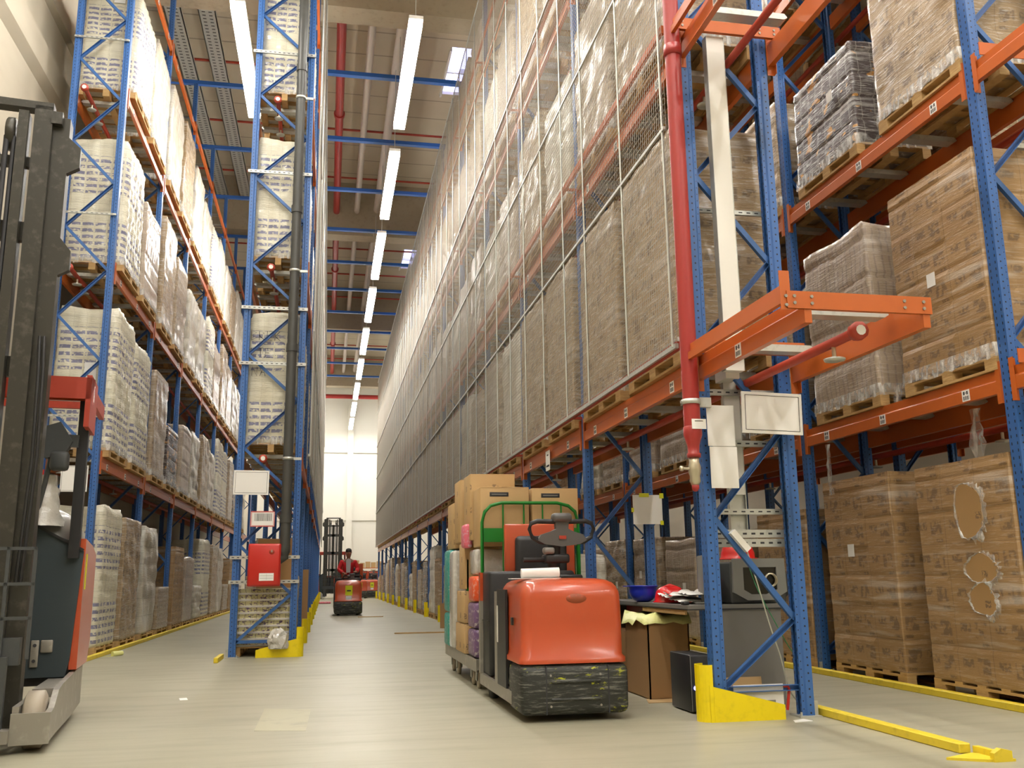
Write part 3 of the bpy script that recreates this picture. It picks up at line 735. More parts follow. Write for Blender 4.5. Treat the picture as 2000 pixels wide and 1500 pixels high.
put('tag_plate', B().mat('paper').box(-.035, .085, -.08, -.077, 2.24, 2.32).mat('redox').box(-.01, .06, -.0795, -.08, 2.3, 2.307), t)
for z in (5.55, 8.5, 11.4): put('pipe_clamp', B().mat('red').lathe([(.068, z), (.08, z), (.08, z + .1), (.068, z + .1)], n=16), t)
# dark downpipe on the L2 end frame
t = thing('downpipe', 'dark grey downpipe running up the end of the left middle rack', 'pipe', (-.62, 14.55, 0))
b = B().mat('dpipe').cyl((0, 0, 1.55), (0, 0, 13.3), .075, 18)
put('pipe_run', b, t)
for z in (1.95, 4.6, 6.9, 9.4, 11.6): put('pipe_socket', B().mat('dpipe').cyl((0, 0, z), (0, 0, z + .12), .088, 18), t)
put('pipe_elbow', B().mat('dpipe').tube([(0, 0, 1.62), (0, 0, 1.52), (-.01, .0, 1.46), (-.06, 0, 1.42), (-.22, .0, 1.42)], .08, 14).lathe([(.08, -.24), (.1, -.24), (.1, -.18), (.08, -.16)], (0, 0, 1.42), 14, 'X'), t)
for z in (2.9, 5.9, 8.9): put('pipe_clamp', B().mat('galv').lathe([(.076, z), (.083, z), (.083, z + .04), (.076, z + .04)], n=16).box(.06, .2, -.01, .02, z, z + .04), t)
# cable channel on R1 end
t = thing('cable_duct', 'tall pale galvanised cable channel on the near rack end frame', 'cable duct', (3.22, 7.02, 0))
put('channel_cover', B().mat('wht').box(.05, .19, .26, .3, 1.75, 2.75).box(-.03, .13, 0, .08, 2.75, 5.8).box(.0, .12, .08, .3, 2.7, 2.8), t)
put('channel_edge', B().mat('galv').box(-.034, -.03, -.004, .08, 2.75, 5.8).box(.13, .134, -.004, .08, 2.75, 5.8).box(.045, .05, .256, .3, 1.4, 2.75).box(.19, .195, .256, .3, 1.4, 2.75).box(.05, .19, .29, .3, 1.4, 1.75), t)
# slotted rails on frame ends
def strut_rail(x0, x1, y, z, w, label):
    b = B().mat('galv').box(x0, x1, y, y + .03, z, z + w).mat('ink'); n = int((x1 - x0) / .075)
    for i in range(n):
        xa = x0 + .03 + i * .075; b.box(xa, xa + .035, y - .001, y, z + w * .38, z + w * .62)
    return solo('slotted_rail', b, label, 'rail', group='slotted rails on the rack ends')
for z, w, l in ((1.585, .045, 'slotted galvanised rail on the near rack end just below the white papers'), (1.32, .065, 'lower half of the doubled galvanised rail on the near rack end'), (1.395, .065, 'upper half of the doubled galvanised rail on the near rack end'),
                (2.15, .05, 'slotted galvanised rail right under the framed board on the near rack'), (2.585, .05, 'slotted galvanised rail just above the framed board on the near rack'), (4.22, .04, 'slotted galvanised rail high on the near rack above the orange arm')):
    strut_rail(3.02, 3.82, 7.245, z, w, l)
for z, l in ((1.42, 'upper slotted rail carrying the red cabinet'), (1.06, 'lower slotted rail carrying the red cabinet'), (4.4, 'slotted rail across the left middle rack, level with the handwritten load'),
             (5.3, 'slotted rail across the left middle rack at the top of the lowest roll load'), (7.6, 'slotted rail across the left middle rack behind the dark pipe at mid height'), (9.75, 'highest slotted rail across the left middle rack end')):
    strut_rail(-1.42, -.4, 14.655, z, .05, l)
for z, l in ((3.6, 'lowest slotted rail on the end of the left wall rack'), (6.9, 'middle slotted rail on the end of the left wall rack'), (10.0, 'highest slotted rail on the end of the left wall rack')):
    strut_rail(-4.34, -3.48, 15.1, z, .03, l)
# red fire cabinet, signs
t = thing('hose_cabinet', 'red wall-box cabinet with round lock on the end of the left middle rack', 'cabinet', (-1.14, 14.6, 1.02), 0)
put('cabinet_body', B().mat('cabred').rbox(0, .47, -.14, .05, 0, .62, .02), t)
d = put('cabinet_door', B().mat('cabred').rbox(.015, .455, -.165, -.14, .015, .605, .012), t)
put('door_lock', B().mat('redox').lathe([(0, -.172), (.035, -.172), (.04, -.165)], (.34, 0, .5), 16, 'Y').mat('bare').box(.33, .35, -.175, -.172, .49, .52), d)
put('door_label', B().mat('paper').box(.17, .38, -.168, -.166, .08, .19).mat('grey').box(.18, .37, -.169, -.168, .115, .118).box(.18, .37, -.169, -.168, .15, .153).box(.275, .277, -.169, -.168, .09, .18), d)
def board(name, x0, x1, y, z0, z1, label, cat='sign', frame='wht', tilt=0, inner=True, th=.02, line='ink'):
    t = thing(name, label, cat, ((x0 + x1) / 2, y, (z0 + z1) / 2)); t.rotation_euler = (0, tilt, 0)
    w, h = (x1 - x0) / 2, (z1 - z0) / 2
    put('board_panel', B().mat(frame if frame != 'wht' else 'paper').box(-w, w, 0, th, -h, h), t)
    if inner:
        m = .025 if w > .2 else .015; b = B().mat(line); e = .004
        b.box(-w + m, w - m, -.002, 0, h - m - e, h - m).box(-w + m, w - m, -.002, 0, -h + m, -h + m + e).box(-w + m, -w + m + e, -.002, 0, -h + m, h - m).box(w - m - e, w - m, -.002, 0, -h + m, h - m)
        put('border_line', b, t)
    return t
board('sign_board', 3.275, 3.80, 6.95, 2.215, 2.555, 'blank white framed board mounted on the near rack end frame', tilt=R(1.6))
board('notice_sheet', 3.0, 3.235, 7.03, 2.12, 2.455, 'upper blank white sheet on the near rack left post', 'notice', 'paper', inner=False, th=.004)
board('notice_sheet', 3.01, 3.245, 7.03, 1.78, 2.115, 'lower blank white sheet on the near rack left post', 'notice', 'paper', inner=False, th=.004)
board('sign_board', -1.40, -.885, 14.5, 2.365, 2.73, 'blank white framed board on the end of the left middle rack', tilt=R(.5))
t = board('location_sign', -1.13, -.78, 14.5, 1.89, 2.12, 'red-edged white plate with barcode below the blank board on left middle rack', frame='wht', line='cabred')
b = B().mat('cabred').box(-.175, .175, -.001, 0, .105, .115).box(-.175, .175, -.001, 0, -.115, -.105).box(-.175, -.168, -.001, 0, -.115, .115).box(.168, .175, -.001, 0, -.115, .115)
b.mat('grey'); 
rr = random.Random(2)
xx = -.12
while xx < .12: w = rr.choice((.004, .007, .011)); b.box(xx, xx + w, -.002, 0, -.03, .08); xx += w + rr.choice((.004, .007))
put('barcode_print', b, t)
board('sign_board', -3.96, -3.58, 15.05, 2.45, 2.84, 'blank white board low on the end of the left wall rack', inner=True)
board('sign_board', -4.3, -4.2, 15.05, 2.6, 2.78, 'small red square sign low on the left wall rack', frame='cabred', inner=False)
board('sign_board', 5.6, 6.0, 6.5, 2.22, 2.55, 'blank white framed board at the right picture edge on the right aisle rack')
t = board('notice_sheet', 3.50, 3.86, 10.5, 1.69, 2.03, 'white sheet held with yellow tape on the second frame of the mesh rack', 'notice', 'paper', inner=False, th=.003)
put('tape_strip', B().mat('ytape').box(-.1, .02, -.004, 0, .145, .19).box(.15, .2, -.004, 0, .13, .19).box(.15, .19, -.004, 0, -.18, -.13).box(-.2, -.17, -.004, 0, -.03, .02), t)
# white tape patch on lower brace
solo('white_tape', B().mat('paper').sq((3.19, 7.105, 1.44), (3.32, 7.105, 1.29), .05, .05, (0, 0, 1)), 'white tape wrapped on the blue diagonal under the slotted rail', 'tape')
# ------------------------------------------------------------------ yellow rack guards and rails
def guard_mesh(s):
    b = B().mat('yellow'); n = 12; r = .1; h = .42
    ring = [(-r * math.cos(a) * 1.0, -r * math.sin(a)) for a in [(-PI * .5 + PI * i / n) for i in range(n + 1)]]
    outer = [(s * x, y) for x, y in ring]; inner = [(s * x * .93, y * .93) for x, y in ring]
    poly = outer + inner[::-1]
    b.prism(poly, 0, h, 'Z')
    b.prism([(s * 0, 0), (s * .58, 0), (s * .58, .11), (s * .0, .26)], -r - .006, -r + .002, 'Y')
    b.prism([(-s * .03, 0), (s * .0, 0), (s * .0, .26), (-s * .03, .27)], -r - .004, -r + .004, 'Y')
    return b.mesh('rack_guard')
def guard_small(s):
    b = B().mat('yellow'); n = 10; r = .1
    ring = [(-r * math.cos(a), -r * math.sin(a)) for a in [(-PI * .5 + PI * i / n) for i in range(n + 1)]]
    b.prism([(s * x, y) for x, y in ring] + [(s * x * .92, y * .92) for x, y in ring][::-1], 0, .42, 'Z'); return b.mesh('rack_guard')
g1, g2, g1s, g2s = guard_mesh(1), guard_mesh(-1), guard_small(1), guard_small(-1)
for i, y in enumerate(R1Y):
    m = g1 if i in (0, 6) else g1s
    lab = 'yellow steel guard with sloping plate at the foot of the nearest right post' if i == 0 else 'yellow post guard at the foot of the right rack, %s from the front' % ORD[i]
    solo('rack_guard', m, lab, 'guard', (2.955 if i else 2.93, y - (0 if i else .02), 0), group='yellow guards along the right rack')
for i, y in enumerate(L2Y):
    m = g2 if i == 0 else g2s
    lab = 'yellow steel guard with sloping plate at the left middle rack corner' if i == 0 else 'yellow post guard at the foot of the left middle rack, %s from front' % ORD[i]
    solo('rack_guard', m, lab, 'guard', (-.405, y - (.08 if i == 0 else 0), 0), group='yellow guards along the left middle rack')
def rail(x, y0, y1, label, w=.07, h=.06): return solo('floor_rail', B().mat('yrail').rbox(x - w / 2, x + w / 2, y0, y1, 0, h, .006, 1), label, 'rail')
rail(-3.36, 9.0, 44, 'long yellow floor rail in front of the left wall rack')
rail(-1.46, 13.85, 14.62, 'short yellow wooden rail stub at the left middle rack corner', .06, .07)
rail(5.46, 5.2, 27, 'long yellow floor rail in front of the right aisle rack', .08, .06)
rail(3.9, 5.45, 7.35, 'short yellow floor rail leading from the near rack toward the camera', .08, .06)
solo('rail_end_bracket', B().mat('yrail').prism([(3.66, 5.3), (3.9, 5.4), (4.02, 5.3), (4.02, 5.16), (3.85, 5.18)], 0, .015, 'Z').prism([(3.88, 0), (4.0, 0), (4.0, .06), (3.93, .075), (3.88, .05)], 5.16, 5.2).box(3.93, 3.97, 5.2, 5.42, 0, .05), 'bent yellow steel end bracket on the floor rail at lower right', 'bracket')
# ------------------------------------------------------------------ tow tractor
def tow_tractor(label, loc, sticker=False, rz=0, grp=None, drop=0):
    """front face at local y=0, width .88 centred on x, body runs to +y"""
    t = thing('tow_tractor', label, 'tow tractor', loc, rz, grp)
    b = B().mat('truckred')
    # hood : loft of rounded sections
    secs = []; n = 40
    def ring(z, x0, x1, y0, y1, r):
        pts = []
        for cx, cy, a0 in ((x1 - r, y0 + r, -90), (x1 - r, y1 - r, 0), (x0 + r, y1 - r, 90), (x0 + r, y0 + r, 180)):
            for k in range(8): a = R(a0 + 90 * k / 7); pts.append((cx + r * math.cos(a), cy + r * math.sin(a), z))
        return pts
    for z, ins, r in ((.435, -.015, .08), (.47, -.015, .08), (.495, .004, .085), (.75, .004, .085), (.93, .006, .09), (.98, .012, .09), (1.02, .027, .1), (1.05, .05, .1), (1.072, .09, .1), (1.085, .16, .1), (1.09, .28, .08)):
        secs.append(ring(z, -.42 + ins, .42 - ins, 0 + ins, .98 - ins * .4, r))
    vs = [p for s in secs for p in s]; k = len(secs[0])
    b.add(vs, [(j * k + i, j * k + (i + 1) % k, (j + 1) * k + (i + 1) % k, (j + 1) * k + i) for j in range(len(secs) - 1) for i in range(k)], True)
    b.add(secs[-1], [list(range(k))]); b.add(secs[0], [list(range(k))])
    hood = put('hood', b, t)
    put('hood_latch', B().mat('black').box(-.438, -.425, .3, .36, .72, .78), hood)
    if not sticker: put('scuff_mark', B().mat('scuff').lathe([(0, .0015), (.08, .0015), (.085, .006)], (.03, 0, .93), 16, 'Y', 1, .45), hood)
    if sticker: put('warning_sticker', B().mat('ytape').box(-.1, .12, .0, .006, .62, .92).mat('paper').box(-.08, .1, .0, .006, .48, .6).mat('ink').box(-.05, .07, -.002, .004, .74, .78), hood)
    b = B().mat('bumper').rbox(-.437, .437, -.03, .5, .05, .43, .06, 3)
    bp = put('bumper', b, t)
    put('bumper_rib', B().mat('bumper').rbox(-.2, .2, -.045, .0, .29, .315, .01, 2).rbox(-.2, .2, -.045, .0, .16, .18, .01, 2), bp)
    put('bumper_seam', B().mat('ink').box(-.24, -.23, -.0325, .0, .06, .42).box(.26, .27, -.0325, .0, .06, .42), bp)
    bb = B().mat('bare')
    for x in (-.2, .2):
        for z in (.12, .35): bb.cyl((x, -.034, z), (x, -.02, z), .009, 8)
    put('bumper_bolt', bb, bp)
    ch = B().mat('bare').box(-.44, -.41, .35, 1.95, .1, .2).box(.41, .44, .35, 1.95, .1, .2).box(-.41, .41, .9, 1.95, .1, .16).box(-.445, -.4, .95, 1.08, .2, .98)
    put('chassis', ch, t)
    put('side_pillar', B().mat('black').box(-.445, -.425, .55, .95, .2, 1.0).mat('wht').box(-.447, -.445, .9, .96, .55, .86), t)
    put('step_pad', B().mat('rubber').box(-.4, .4, 1.05, 1.75, .16, .18), t)
    put('battery_box', B().mat('black').rbox(-.42, .42, 1.5, 1.92, .2, 1.16, .03).box(-.43, -.42, 1.5, 1.92, .7, .705), t)
    bk = put('backrest_panel', B().mat('truckred').rbox(-.21, .5, 1.78, 1.86, 1.1, 1.62, .015).box(-.45, -.42, 1.85, 1.93, .88, 1.15).mat('bare').box(-.45, -.42, 1.85, 1.93, .2, .88), t)
    put('back_cushion', B().mat('black').rbox(-.12, .4, 1.68, 1.78, .98, 1.5, .05, 3), bk)
    put('armrest', B().mat('black').rbox(.2, .42, 1.2, 1.6, 1.06, 1.12, .02), t)
    col = put('steering_column', B().mat('black').cyl((.08, 1.0, .9), (.08, .92, 1.4), .06, 12).rbox(-.02, .2, .82, 1.02, 1.22, 1.3, .02).cyl((-.22, .86, 1.25), (-.02, .9, 1.25), .02, 8), t)
    put('control_head', B().mat('grey').rbox(-.04, .06, .8, .9, 1.3, 1.36, .02), col)
    st = put('steering_handle', B().mat('hgrey').prism([(-.2, 1.42), (-.12, 1.385), (.08, 1.365), (.28, 1.385), (.36, 1.42), (.32, 1.47), (.2, 1.5), (.15, 1.52), (.16, 1.63), (.0, 1.63), (.01, 1.52), (-.04, 1.5), (-.16, 1.47)], .8, .87, 'Y').rbox(-.03, .19, .76, .9, 1.58, 1.66, .03), col)
    arc = [(.0, .83, 1.585), (-.2, .83, 1.59), (-.27, .83, 1.57), (-.29, .83, 1.52), (-.26, .83, 1.45), (-.18, .83, 1.41), (-.1, .83, 1.4)]
    put('handle_grip', B().mat('black').tube(arc, .022, 10), st); put('handle_grip', B().mat('black').tube([(.16 - x, y, z) for x, y, z in arc], .022, 10), st)
    put('handle_button', B().mat('redox').box(.04, .12, .79, .8, 1.43, 1.46), st)
    st.scale = (.8, 1, 1); st.location.x = .066; col.location.z = -drop * .3; st.location.z = -drop * .7
    for x in (-.3, .3): put('wheel', B().mat('rubber').lathe([(0, -.04), (.1, -.04), (.11, -.02), (.11, .02), (.1, .04), (0, .04)], (x, .5, .11), 18, 'X'), t)
    for x in (-.36, .36): put('wheel', B().mat('rubber').lathe([(0, -.04), (.11, -.04), (.12, -.02), (.12, .02), (.11, .04), (0, .04)], (x, 1.6, .12), 18, 'X'), t)
    return t
tow_tractor('red-orange tow tractor standing near in the main aisle, scratched black bumper', (1.93, 7.38, 0))
tow_tractor('distant red tow tractor with yellow sticker carrying the man', (.7, 30.4, 0), True, drop=.36)
tow_tractor('red tow tractor parked far back at right, leftmost of the two', (2.0, 57.5, 0), True)
tow_tractor('red tow tractor parked far back at right, rightmost of the two', (2.75, 58.8, 0), True)
pr = thing('paper_pad', 'rolled white paper pad lying on the hood of the near tow tractor', 'paper', (1.72, 7.8, 1.087))
put('rolled_sheet', B().mat('paper').tube([(-.12, 0, .045), (.2, -.02, .05)], [.04, .042], 14), pr)
put('flat_sheet', B().mat('paper').box(-.22, .2, -.09, .06, 0, .006), pr)
# ------------------------------------------------------------------ cage cart and cargo
t = thing('roll_cart', 'long grey cart with green cage frame hitched behind near tow tractor', 'cart', (1.5, 9.55, 0))
put('deck', B().mat('bare').box(0, 1.12, .02, 2.45, .22, .29).box(-.01, 0, 0, 2.5, .18, .3).box(0, 1.12, 0, .02, .2, .3), t)
fr = [(.06, .02, .28), (.06, .02, 1.66), (.09, .02, 1.77), (.15, .02, 1.83), (.26, .02, 1.86), (.86, .02, 1.86), (.98, .02, 1.83), (1.05, .02, 1.77), (1.08, .02, 1.66), (1.08, .02, .28)]
fp = put('cage_end', B().mat('green').tube(fr, .018, 10), t)
gb = B().mat('green')
for x in (.28, .5, .7, .9): gb.cyl((x, .02, .3), (x, .02, 1.85), .009, 8)
put('cage_bar', gb, fp)
put('cage_plate', B().mat('green').box(.06, 1.08, .01, .03, 1.46, 1.6), fp)
put('cage_end', B().mat('green').tube([(x, 2.42, z) for x, y, z in fr], .018, 10), t)
put('cage_side', B().mat('green').cyl((1.09, .1, .3), (1.09, .1, 1.8), .02, 8).cyl((1.1, .3, .3), (1.1, .3, 1.7), .02, 8).box(.03, .05, .9, 1.0, .3, 1.3), t)
for x, y in ((.06, .25), (1.06, .25), (.06, .6), (.06, 1.75), (.06, 2.2), (1.06, 2.2)):
    cs = put('caster', B().mat('galv').box(x - .035, x - .025, y - .03, y + .03, .08, .22).box(x + .025, x + .035, y - .03, y + .03, .08, .22).box(x - .035, x + .035, y - .04, y + .04, .21, .225), t)
    put('caster_wheel', B().mat('wheel').lathe([(0, -.02), (.07, -.02), (.09, -.015), (.09, .015), (.07, .02), (0, .02)], (x, y, .09), 20, 'X').mat('galv').cyl((x - .03, y, .09), (x + .03, y, .09), .02, 10), cs)
def cbox(x0, x1, y0, y1, z0, z1, label, mat='cardp', name='cardboard_box', cat='box', plate=False, rot=0):
    t = thing(name, label, cat, ((x0 + x1) / 2, (y0 + y1) / 2, z0), rot, 'cargo on the cage cart')
    w, d, h = (x1 - x0) / 2, (y1 - y0) / 2, z1 - z0
    o = put('box_body', B().mat(mat).rbox(-w, w, -d, d, 0, h, .01 if name == 'cardboard_box' else .035, 2), t)
    if name == 'cardboard_box':
        put('packing_tape', B().mat('card').box(-.03, .03, -d - .001, d + .001, h, h + .002).box(-w, w, -d - .0015, -d, h * .985, h * .995), t)
        if plate: put('printed_label', B().mat('ink').rbox(-w + .1, -w + .3, -d - .003, -d, h - .1, h - .055, .01).mat('grey').box(-w + .12, -w + .28, -d - .004, -d - .003, h - .082, h - .073), t)
    return t
cbox(1.55, 2.07, 9.62, 10.1, 1.42, 2.03, 'large brown carton behind the green cage top, left of two', plate=True, mat='card')
cbox(2.1, 2.6, 9.62, 10.1, 1.42, 2.02, 'large brown carton behind the green cage top, right of two', plate=True, mat='card')
cbox(1.52, 2.02, 10.12, 10.6, 1.5, 2.22, 'tall brown carton topmost behind the two front cartons', mat='cardp')
cbox(1.5, 1.95, 10.75, 11.25, 1.5, 2.22, 'tall brown carton highest on the cart rear side')
cbox(1.5, 1.95, 11.3, 11.9, 1.45, 2.0, 'brown carton at the upper rear of the cart')
cbox(1.5, 1.9, 10.45, 10.85, .98, 1.48, 'brown carton in the upper middle of the cart side')
cbox(1.48, 1.9, 10.32, 10.9, .62, .96, 'brown carton in the middle of the cart side below two others')
cbox(1.48, 1.9, 10.3, 11.0, .3, .61, 'brown carton directly on the cart deck side')
cbox(1.5, 1.9, 9.75, 10.2, .3, .58, 'violet printed bottle pack lowest at the cart front', 'pcol', 'shrink_pack', 'pack')
cbox(1.5, 1.9, 9.75, 10.2, .59, .85, 'violet printed bottle pack second from the cart deck', 'pcol', 'shrink_pack', 'pack')
cbox(1.5, 1.88, 9.75, 10.15, .86, 1.12, 'orange film pack halfway up the cart front', 'opack', 'shrink_pack', 'pack')
cbox(1.52, 1.9, 9.8, 10.2, 1.13, 1.4, 'pale film-wrapped pack under the front left carton', 'plasticfilm', 'shrink_pack', 'pack')
cbox(1.92, 2.25, 9.7, 10.1, 1.12, 1.4, 'green and white pack seen between the cage bars', 'gpack', 'shrink_pack', 'pack')
cbox(2.27, 2.58, 9.7, 10.1, 1.12, 1.4, 'green and white pack behind the steering handle', 'gpack', 'shrink_pack', 'pack')
cbox(1.92, 2.58, 9.7, 10.2, .3, 1.1, 'brown carton stack block low behind the tow tractor', 'cardp')
cbox(1.46, 1.56, 10.2, 10.44, 1.42, 1.68, 'pink and white pack sticking out of the cart side', 'pink', 'shrink_pack', 'pack')
cbox(1.46, 1.9, 11.1, 11.45, .3, 1.42, 'tall white film-wrapped bundle at the cart rear', 'plasticfilm', 'shrink_pack', 'pack')
cbox(1.46, 1.9, 11.5, 11.95, .7, 1.44, 'teal printed bundle under loose film at the cart rear end', 'teal', 'shrink_pack', 'pack')
cbox(1.46, 1.9, 11.5, 11.95, .3, .69, 'yellow and teal bottle pack lowest at the cart rear end', 'teal', 'shrink_pack', 'pack')
# ------------------------------------------------------------------ desk corner in the first bay of R1
t = thing('packing_desk', 'dark grey packing desk inside the near bay of the mesh rack', 'desk', (3.1, 7.6, 0))
put('desk_top', B().mat('desk').box(-.12, .75, 0, 2.6, .82, .85).mat('black').box(-.12, .75, -.004, 2.6, .81, .82).mat('wood').box(-.11, -.09, .1, 1.2, .77, .81), t)
put('end_panel', B().mat('desk').box(.16, .72, 0.01, .03, 0, .81), t)
put('end_panel', B().mat('desk').box(.0, .72, 2.4, 2.42, 0, .81), t)
put('shelf_box', B().mat('cabred').box(.1, .5, 1.75, 2.35, .45, .8), t)
def hat(label, mat, loc, rot=(0, 0, 0), s=1.0):
    t = thing('hard_hat', label, 'helmet', loc); t.rotation_euler = rot
    pr = [(.001, .155), (.05, .15), (.09, .132), (.118, .1), (.132, .05), (.135, .012), (.15, .0), (.15, -.006), (.128, -.004), (.12, .04), (.08, .12), (.001, .145)]
    put('shell', B().mat(mat).lathe(pr, n=28, sx=.92 * s, sy=1.12 * s), t)
    put('peak', B().mat(mat).prism([(-.09, -.11), (.09, -.11), (.07, -.2), (0, -.225), (-.07, -.2)], -.004, .004, 'Z'), t)
    put('crown_rib', B().mat(mat).tube([(0, -.13, .06), (0, -.07, .135), (0, 0, .158), (0, .07, .135), (0, .13, .06)], .01, 8), t)
hat('blue hard hat lying upside down on the desk', 'hatblue', (3.05, 8.95, 1.0), (PI, 0, .5))
hat('red hard hat lying on the desk beside papers', 'hatred', (3.22, 8.65, .855), (0, 0, .9))
hat('red hard hat on top of the grey label printer', 'hatred', (3.68, 8.1, 1.24), (0, 0, .2), 1.15)
t = thing('paper_pile', 'crumpled white papers piled on the desk', 'papers', (3.1, 8.0, .851))
rr = random.Random(9)
for i in range(4):
    b = B().mat('paper'); n = 7; x0 = rr.uniform(-.09, -.02); y0 = rr.uniform(-.2, .25); vs = []
    for a in range(n):
        for c in range(n): vs.append((x0 + a * .05 + c * .01, y0 + c * .07, .02 + i * .02 + .045 * abs(math.sin(a * 1.1 + i)) * (c / n) + .015 * abs(math.sin(c * 1.7 + i))))
    b.add(vs, [(a * n + c, a * n + c + 1, (a + 1) * n + c + 1, (a + 1) * n + c) for a in range(n - 1) for c in range(n - 1)], True)
    put('loose_sheet', b, t)
put('mouse', B().mat('black').rbox(-.12, -.06, -.3, -.22, .0, .03, .012, 3), t)
# label printer: grey frame with a window and roll inside
t = thing('label_printer', 'grey printer with arched window and paper roll, on the desk', 'printer', (3.7, 7.72, .85))
put('casing', B().mat('dkgrey').rbox(-.26, .26, .03, .55, 0, .36, .02), t)
fr = B().mat('grey'); out = [(-.24, .385), (.24, .385), (.25, .1), (.12, .03), (-.12, .03), (-.25, .1)]
inn = [(-.15, .31), (.16, .31), (.16, .12), (.06, .08), (-.08, .08), (-.15, .12)]
vs = [(x, 0, z) for x, z in out] + [(x, 0, z) for x, z in inn] + [(x, .03, z) for x, z in out] + [(x, .03, z) for x, z in inn]
fs = []
for i in range(6):
    j = (i + 1) % 6; fs += [(i, j, 6 + j, 6 + i), (12 + i, 18 + i, 18 + j, 12 + j), (i, 12 + i, 12 + j, j), (6 + i, 6 + j, 18 + j, 18 + i)]
fr.add(vs, fs); put('front_frame', fr, t)
put('window_pane', B().mat('glassdark').box(-.15, .16, .02, .028, .08, .31), t)
put('paper_roll', B().mat('brass').lathe([(.05, -.02), (.06, -.02), (.06, .015), (.05, .015)], (.1, 0, .2), 20, 'Y'), t)
put('side_hood', B().mat('dkgrey').lathe([(0, 0), (.14, 0), (.15, .02), (.15, .3), (0, .3)], (.2, .1, .16), 20, 'Y'), t)
t = thing('monitor', 'thin grey computer monitor seen edge-on beside the rack post', 'monitor', (3.28, 7.95, .85), R(75))
put('screen_housing', B().mat('grey').rbox(-.2, .2, -.02, .03, .08, .42, .01).mat('glassdark').box(-.17, .17, -.024, -.02, .11, .39), t)
put('stand', B().mat('grey').box(-.03, .03, 0, .03, .02, .1).rbox(-.12, .12, -.08, .1, 0, .02, .008), t)
t = thing('computer_tower', 'black computer tower with blue light on the floor behind the yellow guard', 'computer', (3.02, 7.5, 0))
put('case', B().mat('black').rbox(-.09, .1, 0, .45, .01, .46, .01), t)
put('front_bezel', B().mat('black').rbox(-.09, .1, -.012, 0, .02, .45, .005).mat('grey').box(-.088, -.084, -.014, -.012, .02, .45), t)
put('power_light', B().mat('led').cyl((-.05, -.02, .2), (-.05, -.01, .2), .018, 12), t)
# open waste carton with yellow bag
t = thing('waste_carton', 'tall open brown carton lined with a yellow bag, under the desk', 'box', (3.1, 8.75, 0))
w, d, h = .2, .33, .73
put('carton_walls', B().mat('cardd').box(-w, w, -d, -d + .012, 0, h).box(-w, w, d - .012, d, 0, h).box(-w, -w + .012, -d, d, 0, h).box(w - .012, w, -d, d, 0, h).box(-w, w, -d, d, 0, .01), t)
b = B().mat('ytape'); pts = []; rr = random.Random(3)
per = [(-w - .01, -d + i * .11) for i in range(7)] + [(-w + i * .08, d) for i in range(5)] + [(w - .02, d - i * .11) for i in range(6)] + [(w - i * .08, -d - .01) for i in range(5)]
n = len(per); vs = [(x * .9, y * .9, h - .12) for x, y in per] + [(x, y, h + rr.uniform(.01, .05)) for x, y in per] + [(x * 1.12, y * 1.04, h - rr.uniform(.03, .1)) for x, y in per]
b.add(vs, [(j * n + i, j * n + (i + 1) % n, (j + 1) * n + (i + 1) % n, (j + 1) * n + i) for j in range(2) for i in range(n)], True)
M['bag'] = plain('pale_yellow_bag', srgb(226, 226, 150), .35, bmp=.5); b.mats = ['bag']
put('bag_liner', b, t)
solo('cardboard_box', B().mat('cardd').rbox(-.2, .2, -.3, .3, 0, .56, .008, 1), 'closed brown carton on the floor behind the open waste carton', 'box', (3.22, 9.6, 0))
solo('cardboard_sheet', B().mat('card').prism([(-.22, -.12), (.2, -.1), (.24, .1), (-.15, .14)], 0, .006, 'Z'), 'flat cardboard scrap on the floor beside the waste carton', 'cardboard', (3.03, 8.33, 0))
t = solo('cardboard_sheet', B().mat('card').box(-.2, .2, 0, .008, 0, .28), 'upright cardboard piece leaning inside the near rack frame base', 'cardboard', (3.33, 7.42, 0.0), (R(-8), 0, 0))
t = thing('location_sign', 'white plate with red handle standing behind the near yellow guard', 'sign', (3.36, 7.16, .05))
put('plate', B().mat('paper').box(-.21, .21, 0, .006, 0, .2).mat('grey').box(.02, .14, -.001, 0, .03, .08), t)
put('handle', B().mat('cabred').tube([(.21, 0, .18), (.255, 0, .18), (.26, 0, .16), (.235, 0, .0)], .012, 8), t)
def cable(mat, pts, label, r=.006):
    P = [Vector(p) for p in pts]; out = []
    for i in range(len(P) - 1):
        p0, p1, p2, p3 = P[max(i - 1, 0)], P[i], P[i + 1], P[min(i + 2, len(P) - 1)]
        for k in range(8):
            u = k / 8; out.append(.5 * ((2 * p1) + (p2 - p0) * u + (2 * p0 - 5 * p1 + 4 * p2 - p3) * u * u + (3 * p1 - p0 - 3 * p2 + p3) * u ** 3))
    out.append(P[-1]); return solo('cable', B().mat(mat).tube(out, r, 6), label, 'cable')
cable('cblk', [(3.4, 7.3, 1.3), (3.46, 7.28, 1.05), (3.55, 7.28, .7), (3.62, 7.27, .45), (3.68, 7.28, .2), (3.78, 7.3, .06)], 'white cable hanging in front of the grey desk panel')
cable('cgrn', [(3.4, 7.35, 1.28), (3.48, 7.33, 1.0), (3.62, 7.33, .72), (3.75, 7.35, .5), (3.86, 7.4, .42)], 'green cable hanging in front of the grey desk panel', .004)
cable('black', [(3.8, 8.3, 1.35), (3.93, 8.25, 1.1), (3.95, 8.2, .8), (3.88, 8.2, .6)], 'black cable hanging behind the label printer')
solo('paper_scrap', B().mat('paper').prism([(0, 0), (.16, .03), (.14, .14), (.03, .09)], 0, .004, 'Z'), 'small white paper scrap at the right foot of the near rack frame', 'paper', (3.5, 6.86, 0))
